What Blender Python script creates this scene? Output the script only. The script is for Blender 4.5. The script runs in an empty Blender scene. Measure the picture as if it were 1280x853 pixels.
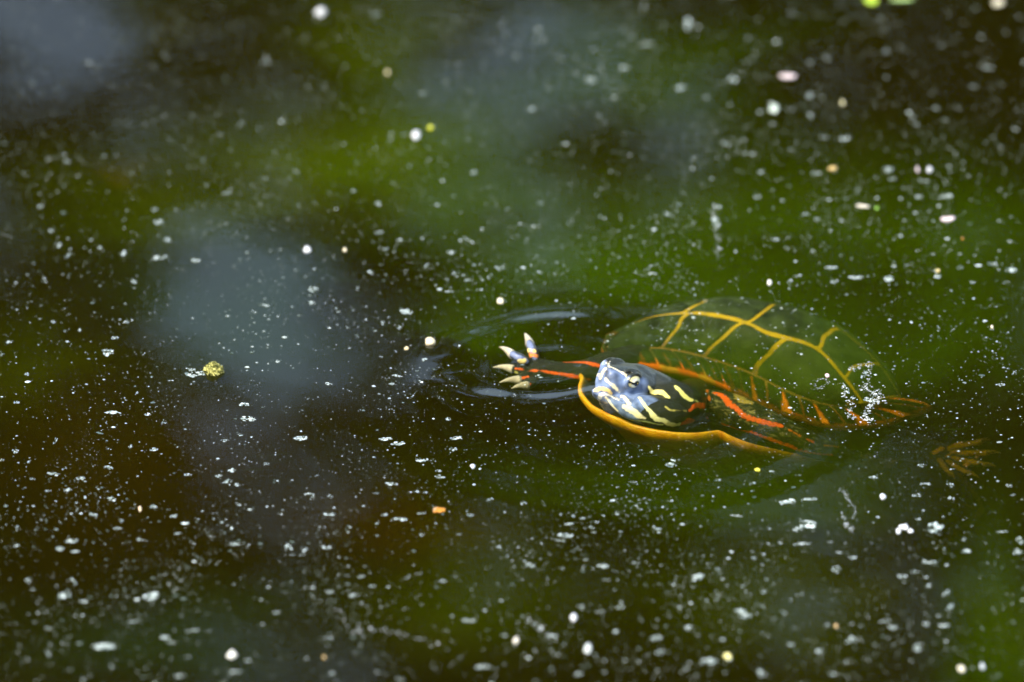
import bpy, bmesh, math, random
import numpy as np
from mathutils import Vector, Matrix
from mathutils.bvhtree import BVHTree
from mathutils import noise as mnoise

random.seed(7)
RNG = np.random.default_rng(11)
R = math.radians
scene = bpy.context.scene
COL = scene.collection

# ------------------------------------------------------------------ camera
ELEV, DIST, LENS, SENSOR = R(24), 5.0, 400.0, 36.0          # long lens from the bank, pond surface is z = 0
CPOS = np.array([0.0, -DIST * math.cos(ELEV), DIST * math.sin(ELEV)])
CF = np.array([0.0, math.cos(ELEV), -math.sin(ELEV)])
CR = np.array([1.0, 0.0, 0.0])
CU = np.array([0.0, math.sin(ELEV), math.cos(ELEV)])
PXW, PXH = 1280.0, 853.0
KPX = SENSOR / LENS / PXW
cam_d = bpy.data.cameras.new('camera')
cam = bpy.data.objects.new('camera', cam_d)
COL.objects.link(cam)
cam.location = CPOS
cam.rotation_euler = (math.pi / 2 - ELEV, 0, 0)
cam_d.lens, cam_d.sensor_width = LENS, SENSOR
cam_d.clip_start, cam_d.clip_end = 0.1, 500
cam_d.dof.use_dof = True
cam_d.dof.focus_distance = 4.93
cam_d.dof.aperture_fstop = 6.2
scene.camera = cam

# ------------------------------------------------------------------ sky and sun
SUN_EL, SUN_AZ = R(50), R(226)            # azimuth measured clockwise from +Y
world = bpy.data.worlds.new('World')
scene.world = world
world.use_nodes = True
wn = world.node_tree
sky = wn.nodes.new('ShaderNodeTexSky')
sky.sky_type = 'NISHITA'
sky.sun_disc = False
sky.air_density = 1.3
sky.dust_density = 4.0
sky.ozone_density = 0.4
sky.sun_elevation = SUN_EL
sky.sun_rotation = SUN_AZ
wn.links.new(sky.outputs[0], wn.nodes['Background'].inputs[0])
wn.nodes['Background'].inputs[1].default_value = 0.15
sun_d = bpy.data.lights.new('sun', 'SUN')
sun_d.energy, sun_d.angle, sun_d.color = 2.0, R(0.53), (1.0, 0.95, 0.86)
sun = bpy.data.objects.new('sun', sun_d)
COL.objects.link(sun)
sdir = Vector((math.sin(SUN_AZ) * math.cos(SUN_EL), math.cos(SUN_AZ) * math.cos(SUN_EL), math.sin(SUN_EL)))
sun.rotation_euler = sdir.to_track_quat('Z', 'Y').to_euler()
sun.location = sdir * 20

scene.view_settings.view_transform = 'Standard'
scene.view_settings.look = 'None'
scene.view_settings.exposure = 1.42
scene.view_settings.gamma = 1.0
cy = scene.cycles
cy.use_denoising = True
cy.denoiser = 'OPENIMAGEDENOISE'
cy.denoising_input_passes = 'RGB_ALBEDO_NORMAL'
cy.max_bounces = 8
cy.diffuse_bounces = 2
cy.glossy_bounces = 2
cy.transmission_bounces = 4
cy.volume_bounces = 1
cy.transparent_max_bounces = 32
cy.use_adaptive_sampling = True
cy.adaptive_threshold = 0.02
cy.adaptive_min_samples = 24
cy.caustics_reflective = False
cy.caustics_refractive = False
cy.sample_clamp_indirect = 4.0

# ------------------------------------------------------------------ helpers
def ray(px, py):
    d = CF + CR * (px - PXW / 2) * KPX + CU * (PXH / 2 - py) * KPX
    return d / np.linalg.norm(d)

def at(px, py, z=0.0):
    """point of the picture at height z (millimetres) above the pond"""
    d = ray(px, py)
    t = (z * 0.001 - CPOS[2]) / d[2]
    return CPOS + d * t

def to_px(P):
    P = np.asarray(P, float)
    q = P - CPOS
    w = q @ CF
    return np.stack([PXW / 2 + (q @ CR) / w / KPX, PXH / 2 - (q @ CU) / w / KPX], -1)

def link(name, me, mat=None, parent=None):
    o = bpy.data.objects.new(name, me)
    COL.objects.link(o)
    if mat is not None and me is not None and len(me.materials) == 0:
        me.materials.append(mat)
    if parent is not None:
        o.parent = parent
    return o

def mesh(name, V, F, smooth=True):
    me = bpy.data.meshes.new(name)
    me.from_pydata([tuple(map(float, v)) for v in V], [], [tuple(int(i) for i in f) for f in F])
    me.update()
    if smooth:
        me.polygons.foreach_set('use_smooth', [True] * len(me.polygons))
    return me

def tri_mesh(name, V, T, smooth=False):
    """fast mesh from numpy triangles"""
    me = bpy.data.meshes.new(name)
    V = np.asarray(V, np.float32); T = np.asarray(T, np.int32)
    me.vertices.add(len(V)); me.vertices.foreach_set('co', V.ravel())
    me.loops.add(T.size); me.loops.foreach_set('vertex_index', T.ravel())
    me.polygons.add(len(T))
    me.polygons.foreach_set('loop_start', np.arange(0, T.size, 3, dtype=np.int32))
    me.polygons.foreach_set('loop_total', np.full(len(T), 3, np.int32))
    me.update(calc_edges=True)
    me.validate()
    if smooth:
        me.polygons.foreach_set('use_smooth', [True] * len(me.polygons))
    return me

def tag(o, label, cat, group=None):
    o['label'] = label
    o['category'] = cat
    if group:
        o['group'] = group
    return o

def empty(name, loc):
    o = bpy.data.objects.new(name, None)
    COL.objects.link(o)
    o.location = loc
    o.empty_display_size = 0.02
    return o

def set_color(me, C, name='Col'):
    a = me.color_attributes.new(name, 'FLOAT_COLOR', 'POINT')
    C = np.asarray(C, np.float32)
    a.data.foreach_set('color', np.concatenate([C, np.ones((len(C), 1), np.float32)], 1).ravel())

def spline(xs, ys, q):
    """smooth monotone-ish cubic interpolation (ys may be vectors)"""
    xs = np.asarray(xs, float); ys = np.asarray(ys, float); q = np.atleast_1d(np.asarray(q, float))
    sh = ys.shape[1:]
    m = np.zeros_like(ys)
    h = np.diff(xs)
    d = np.diff(ys, axis=0) / h.reshape((-1,) + (1,) * len(sh))
    m[1:-1] = 0.5 * (d[:-1] + d[1:])
    m[0], m[-1] = d[0], d[-1]
    i = np.clip(np.searchsorted(xs, q) - 1, 0, len(xs) - 2)
    e = (-1,) + (1,) * len(sh)
    t = ((q - xs[i]) / h[i]).reshape(e); hh = h[i].reshape(e)
    return ((2*t**3 - 3*t**2 + 1) * ys[i] + (t**3 - 2*t**2 + t) * hh * m[i]
            + (-2*t**3 + 3*t**2) * ys[i+1] + (t**3 - t**2) * hh * m[i+1])

def new_mat(name):
    m = bpy.data.materials.new(name)
    m.use_nodes = True
    return m, m.node_tree, m.node_tree.nodes, m.node_tree.links

def noise_mat(name, c1, c2, scale, rough=0.5, bump=0.0, bscale=None, spec=0.5, attr=None, coat=0.0, detail=5):
    """principled with two-tone noise; attr multiplies a painted colour attribute in"""
    m, nt, N, L = new_mat(name)
    b = N['Principled BSDF']
    b.inputs['Roughness'].default_value = rough
    b.inputs['Specular IOR Level'].default_value = spec
    b.inputs['Coat Weight'].default_value = coat
    b.inputs['Coat Roughness'].default_value = 0.08
    tc = N.new('ShaderNodeTexCoord')
    nz = N.new('ShaderNodeTexNoise'); nz.inputs['Scale'].default_value = scale; nz.inputs['Detail'].default_value = detail
    L.new(tc.outputs['Object'], nz.inputs['Vector'])
    cr = N.new('ShaderNodeValToRGB')
    cr.color_ramp.elements[0].position, cr.color_ramp.elements[1].position = 0.32, 0.68
    cr.color_ramp.elements[0].color = (*c1, 1); cr.color_ramp.elements[1].color = (*c2, 1)
    L.new(nz.outputs['Fac'], cr.inputs['Fac'])
    col = cr.outputs['Color']
    if attr:
        at_ = N.new('ShaderNodeAttribute'); at_.attribute_name = attr
        mx = N.new('ShaderNodeMix'); mx.data_type = 'RGBA'; mx.blend_type = 'MULTIPLY'; mx.inputs[0].default_value = 1
        L.new(at_.outputs['Color'], mx.inputs[6]); L.new(col, mx.inputs[7])
        col = mx.outputs[2]
    L.new(col, b.inputs['Base Color'])
    if bump:
        bz = N.new('ShaderNodeTexNoise'); bz.inputs['Scale'].default_value = bscale or scale * 3; bz.inputs['Detail'].default_value = 4
        L.new(tc.outputs['Object'], bz.inputs['Vector'])
        bp = N.new('ShaderNodeBump'); bp.inputs['Strength'].default_value = 0.6; bp.inputs['Distance'].default_value = bump
        L.new(bz.outputs['Fac'], bp.inputs['Height']); L.new(bp.outputs['Normal'], b.inputs['Normal'])
    return m

# ------------------------------------------------------------------ the pond: bed and banks as one sheet, water as a closed body
def build_ground():
    n = 140
    a = np.linspace(-1, 1, n)
    g = np.sign(a) * (np.abs(a) ** 2.2) * 70
    X, Y = np.meshgrid(g, g, indexing='ij')
    r = np.sqrt((X / 4.2) ** 2 + ((Y - 0.1) / 3.3) ** 2)
    t = np.clip((r - 0.72) / 0.55, 0, 1); t = t * t * (3 - 2 * t)
    Z = -0.42 + t * 0.62
    for i in range(n):
        for j in range(n):
            Z[i, j] += 0.05 * mnoise.noise((X[i, j] * 0.9, Y[i, j] * 0.9, 0.3)) + 0.02 * mnoise.noise((X[i, j] * 4, Y[i, j] * 4, 5))
    Z += np.clip((r - 1.3) * 0.05, 0, 0.8)
    V = np.stack([X.ravel(), Y.ravel(), Z.ravel()], 1)
    F = [(i*n+j, (i+1)*n+j, (i+1)*n+j+1, i*n+j+1) for i in range(n-1) for j in range(n-1)]
    me = mesh('ground', V, F)
    o = link('ground', me, noise_mat('mud_and_turf', (0.035, 0.028, 0.012), (0.05, 0.07, 0.018), 1.7, 0.9, 0.02, 14, 0.2))
    o['kind'] = 'structure'

build_ground()

def water_height(x, y):
    c0 = at(684, 455); dx, dy = x - c0[0], y - c0[1]
    r = np.hypot(dx, dy); a = np.arctan2(dy, dx)
    amp = np.clip(np.cos(a - 1.9) * 1.6 - .55, 0, 1) + .8 * np.clip(np.cos(a + 2.5) * 2.2 - 1.1, 0, 1) + np.clip(np.cos(a + 1.45) * 1.8 - .9, 0, 1)
    amp = amp * (.9 + .2 * np.sin(a * 5 + 1.0) + .1 * np.sin(a * 11))
    h = 0.0010 * amp * np.exp(-((r - 0.044 - .004 * np.sin(2 * a)) / 0.0095) ** 2)
    h += 0.0002 * np.cos(2 * np.pi * r / 0.017 + a) * np.exp(-((r - 0.02) / 0.015) ** 2)
    c1 = at(780, 500); r = np.hypot(x - c1[0], y - c1[1])
    h += 0.00007 * np.cos(2 * np.pi * (r - 0.03) / 0.03) * np.exp(-((r - 0.065) / 0.045) ** 2)
    # slow swell running across
    h += 0.00005 * np.sin((x * 0.5 + y) * 2 * np.pi / 0.19 + 0.8 * np.sin(x * 9)) + 0.000025 * np.sin((x * -0.8 + y * 0.7) * 2 * np.pi / 0.11)
    return h

def build_water():
    def axis(fine0, fine1, nf, lo, hi, nc):
        f = np.linspace(fine0, fine1, nf)
        k = np.linspace(0, 1, nc + 1)[1:] ** 2
        return np.concatenate([(fine0 + (lo - fine0) * k)[::-1], f, fine1 + (hi - fine1) * k])
    xs = axis(-0.30, 0.30, 330, -4.9, 4.9, 26)
    ys = axis(-0.34, 0.42, 420, -4.0, 4.2, 26)
    X, Y = np.meshgrid(xs, ys, indexing='ij')
    Z = water_height(X, Y)
    fade = np.exp(-np.clip(np.hypot(X, Y) - 0.6, 0, None) * 1.5)
    Z = Z * fade
    nx, ny = len(xs), len(ys)
    V = np.stack([X.ravel(), Y.ravel(), Z.ravel()], 1)
    idx = np.arange(nx * ny).reshape(nx, ny)
    a, b, c, d = idx[:-1, :-1].ravel(), idx[1:, :-1].ravel(), idx[1:, 1:].ravel(), idx[:-1, 1:].ravel()
    T = np.concatenate([np.stack([a, b, c], 1), np.stack([a, c, d], 1)])
    loop = np.concatenate([idx[:, 0], idx[-1, 1:], idx[-2::-1, -1], idx[0, -2:0:-1]])
    m = len(loop); base = len(V)
    VB = V[loop].copy(); VB[:, 2] = -0.75
    V = np.concatenate([V, VB, [[0, 0, -0.75]]])
    s = []
    for k in range(m):
        k2 = (k + 1) % m
        s += [(loop[k], base + k, base + k2), (loop[k], base + k2, loop[k2]), (base + k, base + m, base + k2)]
    T = np.concatenate([T, np.array(s)])
    me = tri_mesh('water', V, T, True)
    mat, nt, N, L = new_mat('pond_water')
    out = N['Material Output']
    N.remove(N['Principled BSDF'])
    tc = N.new('ShaderNodeTexCoord')
    mp = N.new('ShaderNodeMapping'); mp.inputs['Scale'].default_value = (1.0, 0.55, 1.0)
    L.new(tc.outputs['Object'], mp.inputs['Vector'])
    nz = N.new('ShaderNodeTexNoise'); nz.inputs['Scale'].default_value = 55; nz.inputs['Detail'].default_value = 4
    L.new(mp.outputs[0], nz.inputs['Vector'])
    bp = N.new('ShaderNodeBump'); bp.inputs['Strength'].default_value = 0.35; bp.inputs['Distance'].default_value = 0.0001
    L.new(nz.outputs['Fac'], bp.inputs['Height'])
    lw = N.new('ShaderNodeLayerWeight'); lw.inputs['Blend'].default_value = 0.5
    L.new(bp.outputs['Normal'], lw.inputs['Normal'])
    pw = N.new('ShaderNodeMath'); pw.operation = 'POWER'; pw.inputs[1].default_value = 5
    L.new(lw.outputs['Facing'], pw.inputs[0])
    ma = N.new('ShaderNodeMath'); ma.operation = 'MULTIPLY_ADD'; ma.inputs[1].default_value = 0.98; ma.inputs[2].default_value = 0.02
    L.new(pw.outputs[0], ma.inputs[0])
    tr = N.new('ShaderNodeBsdfTransparent')
    gl = N.new('ShaderNodeBsdfGlossy'); gl.inputs['Roughness'].default_value = 0.0
    L.new(bp.outputs['Normal'], gl.inputs['Normal'])
    mx = N.new('ShaderNodeMixShader')
    L.new(ma.outputs[0], mx.inputs[0]); L.new(tr.outputs[0], mx.inputs[1]); L.new(gl.outputs[0], mx.inputs[2])
    L.new(mx.outputs[0], out.inputs['Surface'])
    # murk: algae scatter green, peat stain absorbs blue
    sc = N.new('ShaderNodeVolumeScatter')
    ss = np.array(SIG_S); sc.inputs['Density'].default_value = float(ss.max()); sc.inputs['Color'].default_value = (*(ss / ss.max()), 1)
    sc.inputs['Anisotropy'].default_value = 0.0
    ab = N.new('ShaderNodeVolumeAbsorption')
    sa = np.array(SIG_A); ab.inputs['Density'].default_value = float(sa.max()); ab.inputs['Color'].default_value = (*(1 - sa / sa.max()), 1)
    ad = N.new('ShaderNodeAddShader')
    L.new(sc.outputs[0], ad.inputs[0]); L.new(ab.outputs[0], ad.inputs[1]); L.new(ad.outputs[0], out.inputs['Volume'])
    o = link('water', me, mat)
    o['kind'] = 'structure'
    return o

SIG_S = (0.44, 0.34, 0.03)
SIG_A = (16.0, 15.0, 26.0)
build_water()

# ------------------------------------------------------------------ trees on the far bank (they stand in the water's reflection)
def leaf_mat(name, c1, c2):
    m, nt, N, L = new_mat(name)
    b = N['Principled BSDF']
    b.inputs['Roughness'].default_value = 0.55
    tc = N.new('ShaderNodeTexCoord')
    nz = N.new('ShaderNodeTexNoise'); nz.inputs['Scale'].default_value = 6; nz.inputs['Detail'].default_value = 3
    L.new(tc.outputs['Object'], nz.inputs['Vector'])
    cr = N.new('ShaderNodeValToRGB')
    cr.color_ramp.elements[0].position, cr.color_ramp.elements[1].position = 0.35, 0.65
    cr.color_ramp.elements[0].color = (*c1, 1); cr.color_ramp.elements[1].color = (*c2, 1)
    L.new(nz.outputs['Fac'], cr.inputs['Fac']); L.new(cr.outputs[0], b.inputs['Base Color'])
    tl = N.new('ShaderNodeBsdfTranslucent'); L.new(cr.outputs[0], tl.inputs['Color'])
    mx = N.new('ShaderNodeMixShader'); mx.inputs[0].default_value = 0.35
    L.new(b.outputs[0], mx.inputs[1]); L.new(tl.outputs[0], mx.inputs[2]); L.new(mx.outputs[0], N['Material Output'].inputs['Surface'])
    return m

LEAF = {'green': leaf_mat('green_leaf', (0.05, 0.11, 0.012), (0.08, 0.17, 0.02)),
        'lime': leaf_mat('yellow_green_leaf', (0.13, 0.16, 0.006), (0.2, 0.23, 0.01)),
        'brown': leaf_mat('shade_brown_leaf', (0.05, 0.032, 0.010), (0.075, 0.045, 0.014))}  # brown puts the shade of the mirrored foliage into the leaf colour
BARK = noise_mat('bark', (0.05, 0.037, 0.025), (0.1, 0.08, 0.055), 9, 0.9, 0.01, 25)

def tube(path, radii, nseg=8, closed_ends=True):
    path = np.asarray(path, float); n = len(path)
    tang = np.gradient(path, axis=0)
    tang /= np.linalg.norm(tang, axis=1)[:, None] + 1e-12
    up = np.array([0, 0, 1.0]) if abs(tang[0][2]) < 0.9 else np.array([1.0, 0, 0])
    V = []
    for i in range(n):
        s = np.cross(tang[i], up); s /= np.linalg.norm(s) + 1e-12
        u = np.cross(s, tang[i])
        up = u
        rad = radii[i]; rx, ry = (rad if np.ndim(rad) else (rad, rad))
        for k in range(nseg):
            a = 2 * np.pi * k / nseg
            V.append(path[i] + s * math.cos(a) * rx + u * math.sin(a) * ry)
    F = []
    for i in range(n - 1):
        for k in range(nseg):
            k2 = (k + 1) % nseg
            F.append((i*nseg+k, i*nseg+k2, (i+1)*nseg+k2, (i+1)*nseg+k))
    if closed_ends:
        F.append(tuple(range(nseg))[::-1]); F.append(tuple((n-1)*nseg + k for k in range(nseg)))
    return np.array(V), F

def merge(parts):
    V, F, o = [], [], 0
    for v, f in parts:
        V.append(np.asarray(v)); F += [tuple(i + o for i in q) for q in f]; o += len(v)
    return np.concatenate(V), F

# openings of the crowns (sky) and leafage, as seen mirrored in the pond
GAPS = [(310, 395, 95, 115, 1.0), (15, 70, 120, 105, 1.0), (90, 110, 90, 50, .7), (625, 55, 120, 95, .48), (790, 175, 110, 65, .26), (310, 490, 85, 70, .5),
        (330, 640, 95, 190, .26), (1090, 680, 150, 100, .27), (330, 850, 130, 40, .5), (640, 250, 120, 60, .25), (560, 330, 130, 40, .25),
        (870, 680, 160, 100, .14), (680, 650, 80, 60, .16), (300, 80, 90, 60, .22), (430, 470, 70, 60, .3), (200, 790, 90, 60, .2)]
LIME = [(140, 230, 130, 40), (300, 210, 130, 60), (430, 150, 120, 90), (480, 50, 60, 80), (160, 40, 50, 40), (560, 740, 100, 70), (930, 690, 90, 80), (1000, 260, 230, 60), (350, 260, 120, 40)]
BROWN = [(40, 340, 110, 90), (120, 470, 160, 90), (200, 620, 180, 130), (60, 800, 160, 120), (480, 480, 100, 130), (500, 640, 110, 80), (1170, 140, 150, 120), (380, 110, 90, 60), (760, 720, 150, 120), (1100, 800, 150, 60), (870, 20, 100, 50)]

def field(P, L):
    r = np.zeros(len(P))
    for e in L:
        w = e[4] if len(e) > 4 else 1.0
        q = ((P[:, 0] - e[0]) / e[2]) ** 2 + ((P[:, 1] - e[1]) / e[3]) ** 2
        r = np.maximum(r, w * np.clip(1.8 - q * 0.75, 0, 1))
    return r

def crown(centre, half, n, kind, leaf):
    """leaves spread through a crown of several clumps; thins out at the openings"""
    P = (RNG.random((n, 3)) * 2 - 1)
    P = P[(P ** 2).sum(1) < 1] * half + centre
    mir = P * np.array([1, 1, -1])
    px = to_px(mir)
    open_ = field(px, GAPS)                        # share of sky seen through the leafage
    keep = RNG.random(len(P)) < np.clip(-np.log(np.clip(open_, .04, 1)) / 3.9, 0, 1)
    # small natural openings everywhere
    nzv = np.array([mnoise.noise((p[0] * 3.1, p[1] * 1.5, p[2] * 3.1)) for p in P])
    keep &= nzv > -0.85
    b, l = field(px, BROWN), field(px, LIME)
    k = RNG.random(len(P))
    inframe = (np.abs(px[:, 0] - 640) < 760) & (np.abs(px[:, 1] - 426) < 520)
    mine = {'brown': b, 'lime': l * (1 - b), 'green': (1 - b) * (1 - l)}[kind]
    base = {'brown': 0.12, 'lime': 0.2, 'green': 0.68}[kind]
    keep &= np.where(inframe, k < 0.1 + 0.9 * mine, k < base)
    P = P[keep]; m = len(P)
    a = RNG.normal(size=(m, 3)); a[:, 2] -= 0.4; a /= np.linalg.norm(a, axis=1)[:, None]
    nrm = RNG.normal(size=(m, 3)) * 0.8 + np.array([0, -0.3, 1.0])
    b_ = np.cross(a, nrm); b_ /= np.linalg.norm(b_, axis=1)[:, None]
    nn = np.cross(b_, a)
    s = leaf * RNG.uniform(0.7, 1.25, m)[:, None]
    V = np.stack([P - a * s, P + b_ * s * 0.52 + nn * s * 0.12, P + a * s, P - b_ * s * 0.52 + nn * s * 0.12, P - a * 0.1 * s], 1)
    o = (np.arange(m) * 5)[:, None]
    T = np.concatenate([o + [0, 1, 4], o + [4, 1, 2], o + [0, 4, 3], o + [4, 2, 3]])
    return V.reshape(-1, 3), T

def tree(name, label, foot, top, kind, cen, half, n, leaf):
    root = empty(name, foot)
    foot = np.array(foot)
    parts = []
    path = [foot + (np.array(top) - foot) * t + np.array([0.06 * math.sin(t * 5), 0.05 * math.cos(t * 4) - 0.05, 0]) for t in np.linspace(0, 1, 9)]
    parts.append(tube(path, np.linspace(0.09, 0.02, 9), 9))
    for i in range(11):
        t = 0.35 + 0.6 * i / 11
        p = foot + (np.array(top) - foot) * t
        ang = i * 2.4
        e = np.array(cen) + np.array(half) * np.array([math.cos(ang) * .8, math.sin(ang) * .7, (i / 11 - .45) * 1.2])
        mid = (p + e) / 2 + np.array([0, 0, 0.12])
        q = np.linspace(0, 1, 7)[:, None]
        parts.append(tube((1-q)**2 * p + 2*q*(1-q) * mid + q*q * e, np.linspace(0.022, 0.005, 7), 6))
    V, F = merge(parts)
    link('trunk', mesh('trunk', V - foot, F), BARK, root)
    V, T = crown(np.array(cen), np.array(half), n, kind, leaf)
    link('crown', tri_mesh('crown', V - foot, T), LEAF[kind], root)
    tag(root, label, 'tree', 'trees on the far bank')

tree('bank_tree', 'broad green leafy tree on the far bank mirrored in the pond', (0.9, 4.55, 0.15), (0.6, 4.5, 3.3), 'green', (0.15, 4.35, 2.45), (1.9, 0.45, 1.25), 80000, 0.034)
tree('bank_tree', 'yellow-green sapling with pale leaves on the far bank', (-0.9, 4.75, 0.15), (-0.5, 4.4, 3.1), 'lime', (-0.1, 4.2, 2.45), (1.8, 0.35, 1.15), 65000, 0.032)
tree('bank_tree', 'thin tree with leaves coloured brown for shaded foliage on the far bank', (-1.7, 4.6, 0.15), (-0.8, 4.45, 3.0), 'brown', (-0.1, 4.5, 2.4), (1.9, 0.4, 1.2), 65000, 0.034)

# ------------------------------------------------------------------ the turtle
MM = 0.001
U_ST = [0, .1, .22, .32, .42, .53, .65, .76, .88, 1]
def curve(L):
    return np.array([at(*p) for p in L])
LINE2 = curve([(760,439,-7),(790,437,-9),(823,436,-11),(850,440,-13.5),(876,446,-16),(905,455,-19),(942,469,-22.5),(985,491,-25.5),(1030,506,-28),(1075,510,-30)])
LINE1 = curve([(757,431,-6),(800,402,-3.2),(864,391,-2.6),(895,394,-2.6),(928,404,-3.2),(952,412,-4.4),(980,422,-6.5),(1020,437,-10.5),(1050,464,-16.5),(1078,504,-25)])
LINE3 = curve([(772,420,-7),(826,388,-4),(886,375,-3.4),(920,373,-3.6),(954,378,-4.6),(986,384,-6.2),(1018,396,-9),(1056,416,-13.5),(1096,453,-20),(1126,497,-27)])
MIDL = (LINE1 + LINE3) / 2
FAR2 = 2 * MIDL - LINE2
FAR2[:, 2] = LINE2[:, 2] - 0.004
RIMN = curve([(772,449,-8.5),(800,455,-13),(838,461,-16),(868,468,-19),(893,477,-22),(917,488,-25),(945,502,-28.5),(990,519,-31),(1050,534,-34),(1112,529,-34)])
RIMF = 2 * MIDL - RIMN
RIMF[:, 2] = RIMN[:, 2] - 0.003
V_ST = [-1, -.34, .34, 1]

def inner(u, v):
    """carapace surface inside the marginal ring"""
    c = [spline(U_ST, L, u) for L in (LINE2, LINE1, LINE3, FAR2)]
    u = np.atleast_1d(u); v = np.atleast_1d(v)
    out = np.zeros((len(u), 3))
    K = np.stack(c, 1)                                     # n,4,3
    # bow the crown outwards a little between the seams
    for i in range(len(u)):
        out[i] = spline(V_ST, K[i], v[i])[0]
    return out

def loop_points(n_side=46, n_end=14):
    """matching points on the costal/marginal seam and on the rim, once round, starting at the front near corner"""
    u = np.linspace(0, 1, n_side); ue = np.linspace(-1, 1, n_end)
    I = [inner(u, np.full(n_side, -1.0))]; O = [spline(U_ST, RIMN, u)]
    rear = at(1166, 509, -33); front = at(752, 441, -9)
    I.append(inner(np.ones(n_end), ue)[1:-1])
    q = np.linspace(0, 1, n_end)[1:-1]
    O.append(spline([0, .5, 1], np.array([RIMN[-1], rear, RIMF[-1]]), q))
    I.append(inner(u[::-1], np.full(n_side, 1.0))); O.append(spline(U_ST, RIMF, u[::-1]))
    I.append(inner(np.zeros(n_end), ue[::-1])[1:-1])
    O.append(spline([0, .5, 1], np.array([RIMF[0], front, RIMN[0]]), q))
    return np.concatenate(I), np.concatenate(O)

LI, LO = loop_points()
NL = len(LI)
BODY_C = LI.mean(0) + np.array([0, 0, -0.012])

def ring(s, t):
    """marginal ring: s in [0,1) round, t 0 at the costal seam .. 1 at the rim"""
    s = np.atleast_1d(s) % 1.0 * NL; t = np.atleast_1d(t)[:, None]
    i = np.floor(s).astype(int) % NL; j = (i + 1) % NL; f = (s - np.floor(s))[:, None]
    a = LI[i] * (1 - f) + LI[j] * f; b = LO[i] * (1 - f) + LO[j] * f
    p = a * (1 - t) + b * t
    p[:, 2] += 0.0012 * (t * (1 - t) * 4)[:, 0]
    return p

def normals_of(fn, a, b, e=0.004):
    da = fn(a + e, b) - fn(a - e, b); db = fn(a, b + e) - fn(a, b - e)
    n = np.cross(da, db); n /= np.linalg.norm(n, axis=1)[:, None] + 1e-12
    n[n[:, 2] < 0] *= -1
    return n

turtle = empty('painted_turtle', at(930, 470, -45))
tag(turtle, 'painted turtle with striped blue-black head raised through the scummy green water', 'turtle')
TORG = np.array(turtle.location)

def tpart(name, V, F, mat, parent=None, smooth=True, color=None):
    me = mesh(name, np.asarray(V) - TORG, F, smooth)
    if color is not None:
        set_color(me, color)
    return link(name, me, mat, parent or turtle)

M_SEAM = noise_mat('seam_horn', (0.95, 0.9, 0.9), (1.25, 1.15, 1.1), 260, 0.6, 0.0002, 700, spec=0.06, attr='Col')
M_SCUTE = noise_mat('scute_horn', (0.45, 0.5, 0.4), (1.9, 1.9, 1.6), 130, 0.6, 0.0004, 260, spec=0.06, attr='Col')
M_PLAST = noise_mat('plastron_horn', (0.8, 0.72, 0.6), (1.1, 1.08, 1.0), 90, 0.35, 0.0004, 160, attr='Col')
M_HORN = noise_mat('brown_claw_horn', (0.16, 0.085, 0.015), (0.30, 0.17, 0.03), 300, 0.5, spec=.1)
M_CLAW = noise_mat('claw_horn', (0.30, 0.26, 0.17), (0.5, 0.45, 0.31), 300, 0.5, spec=.2)

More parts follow.
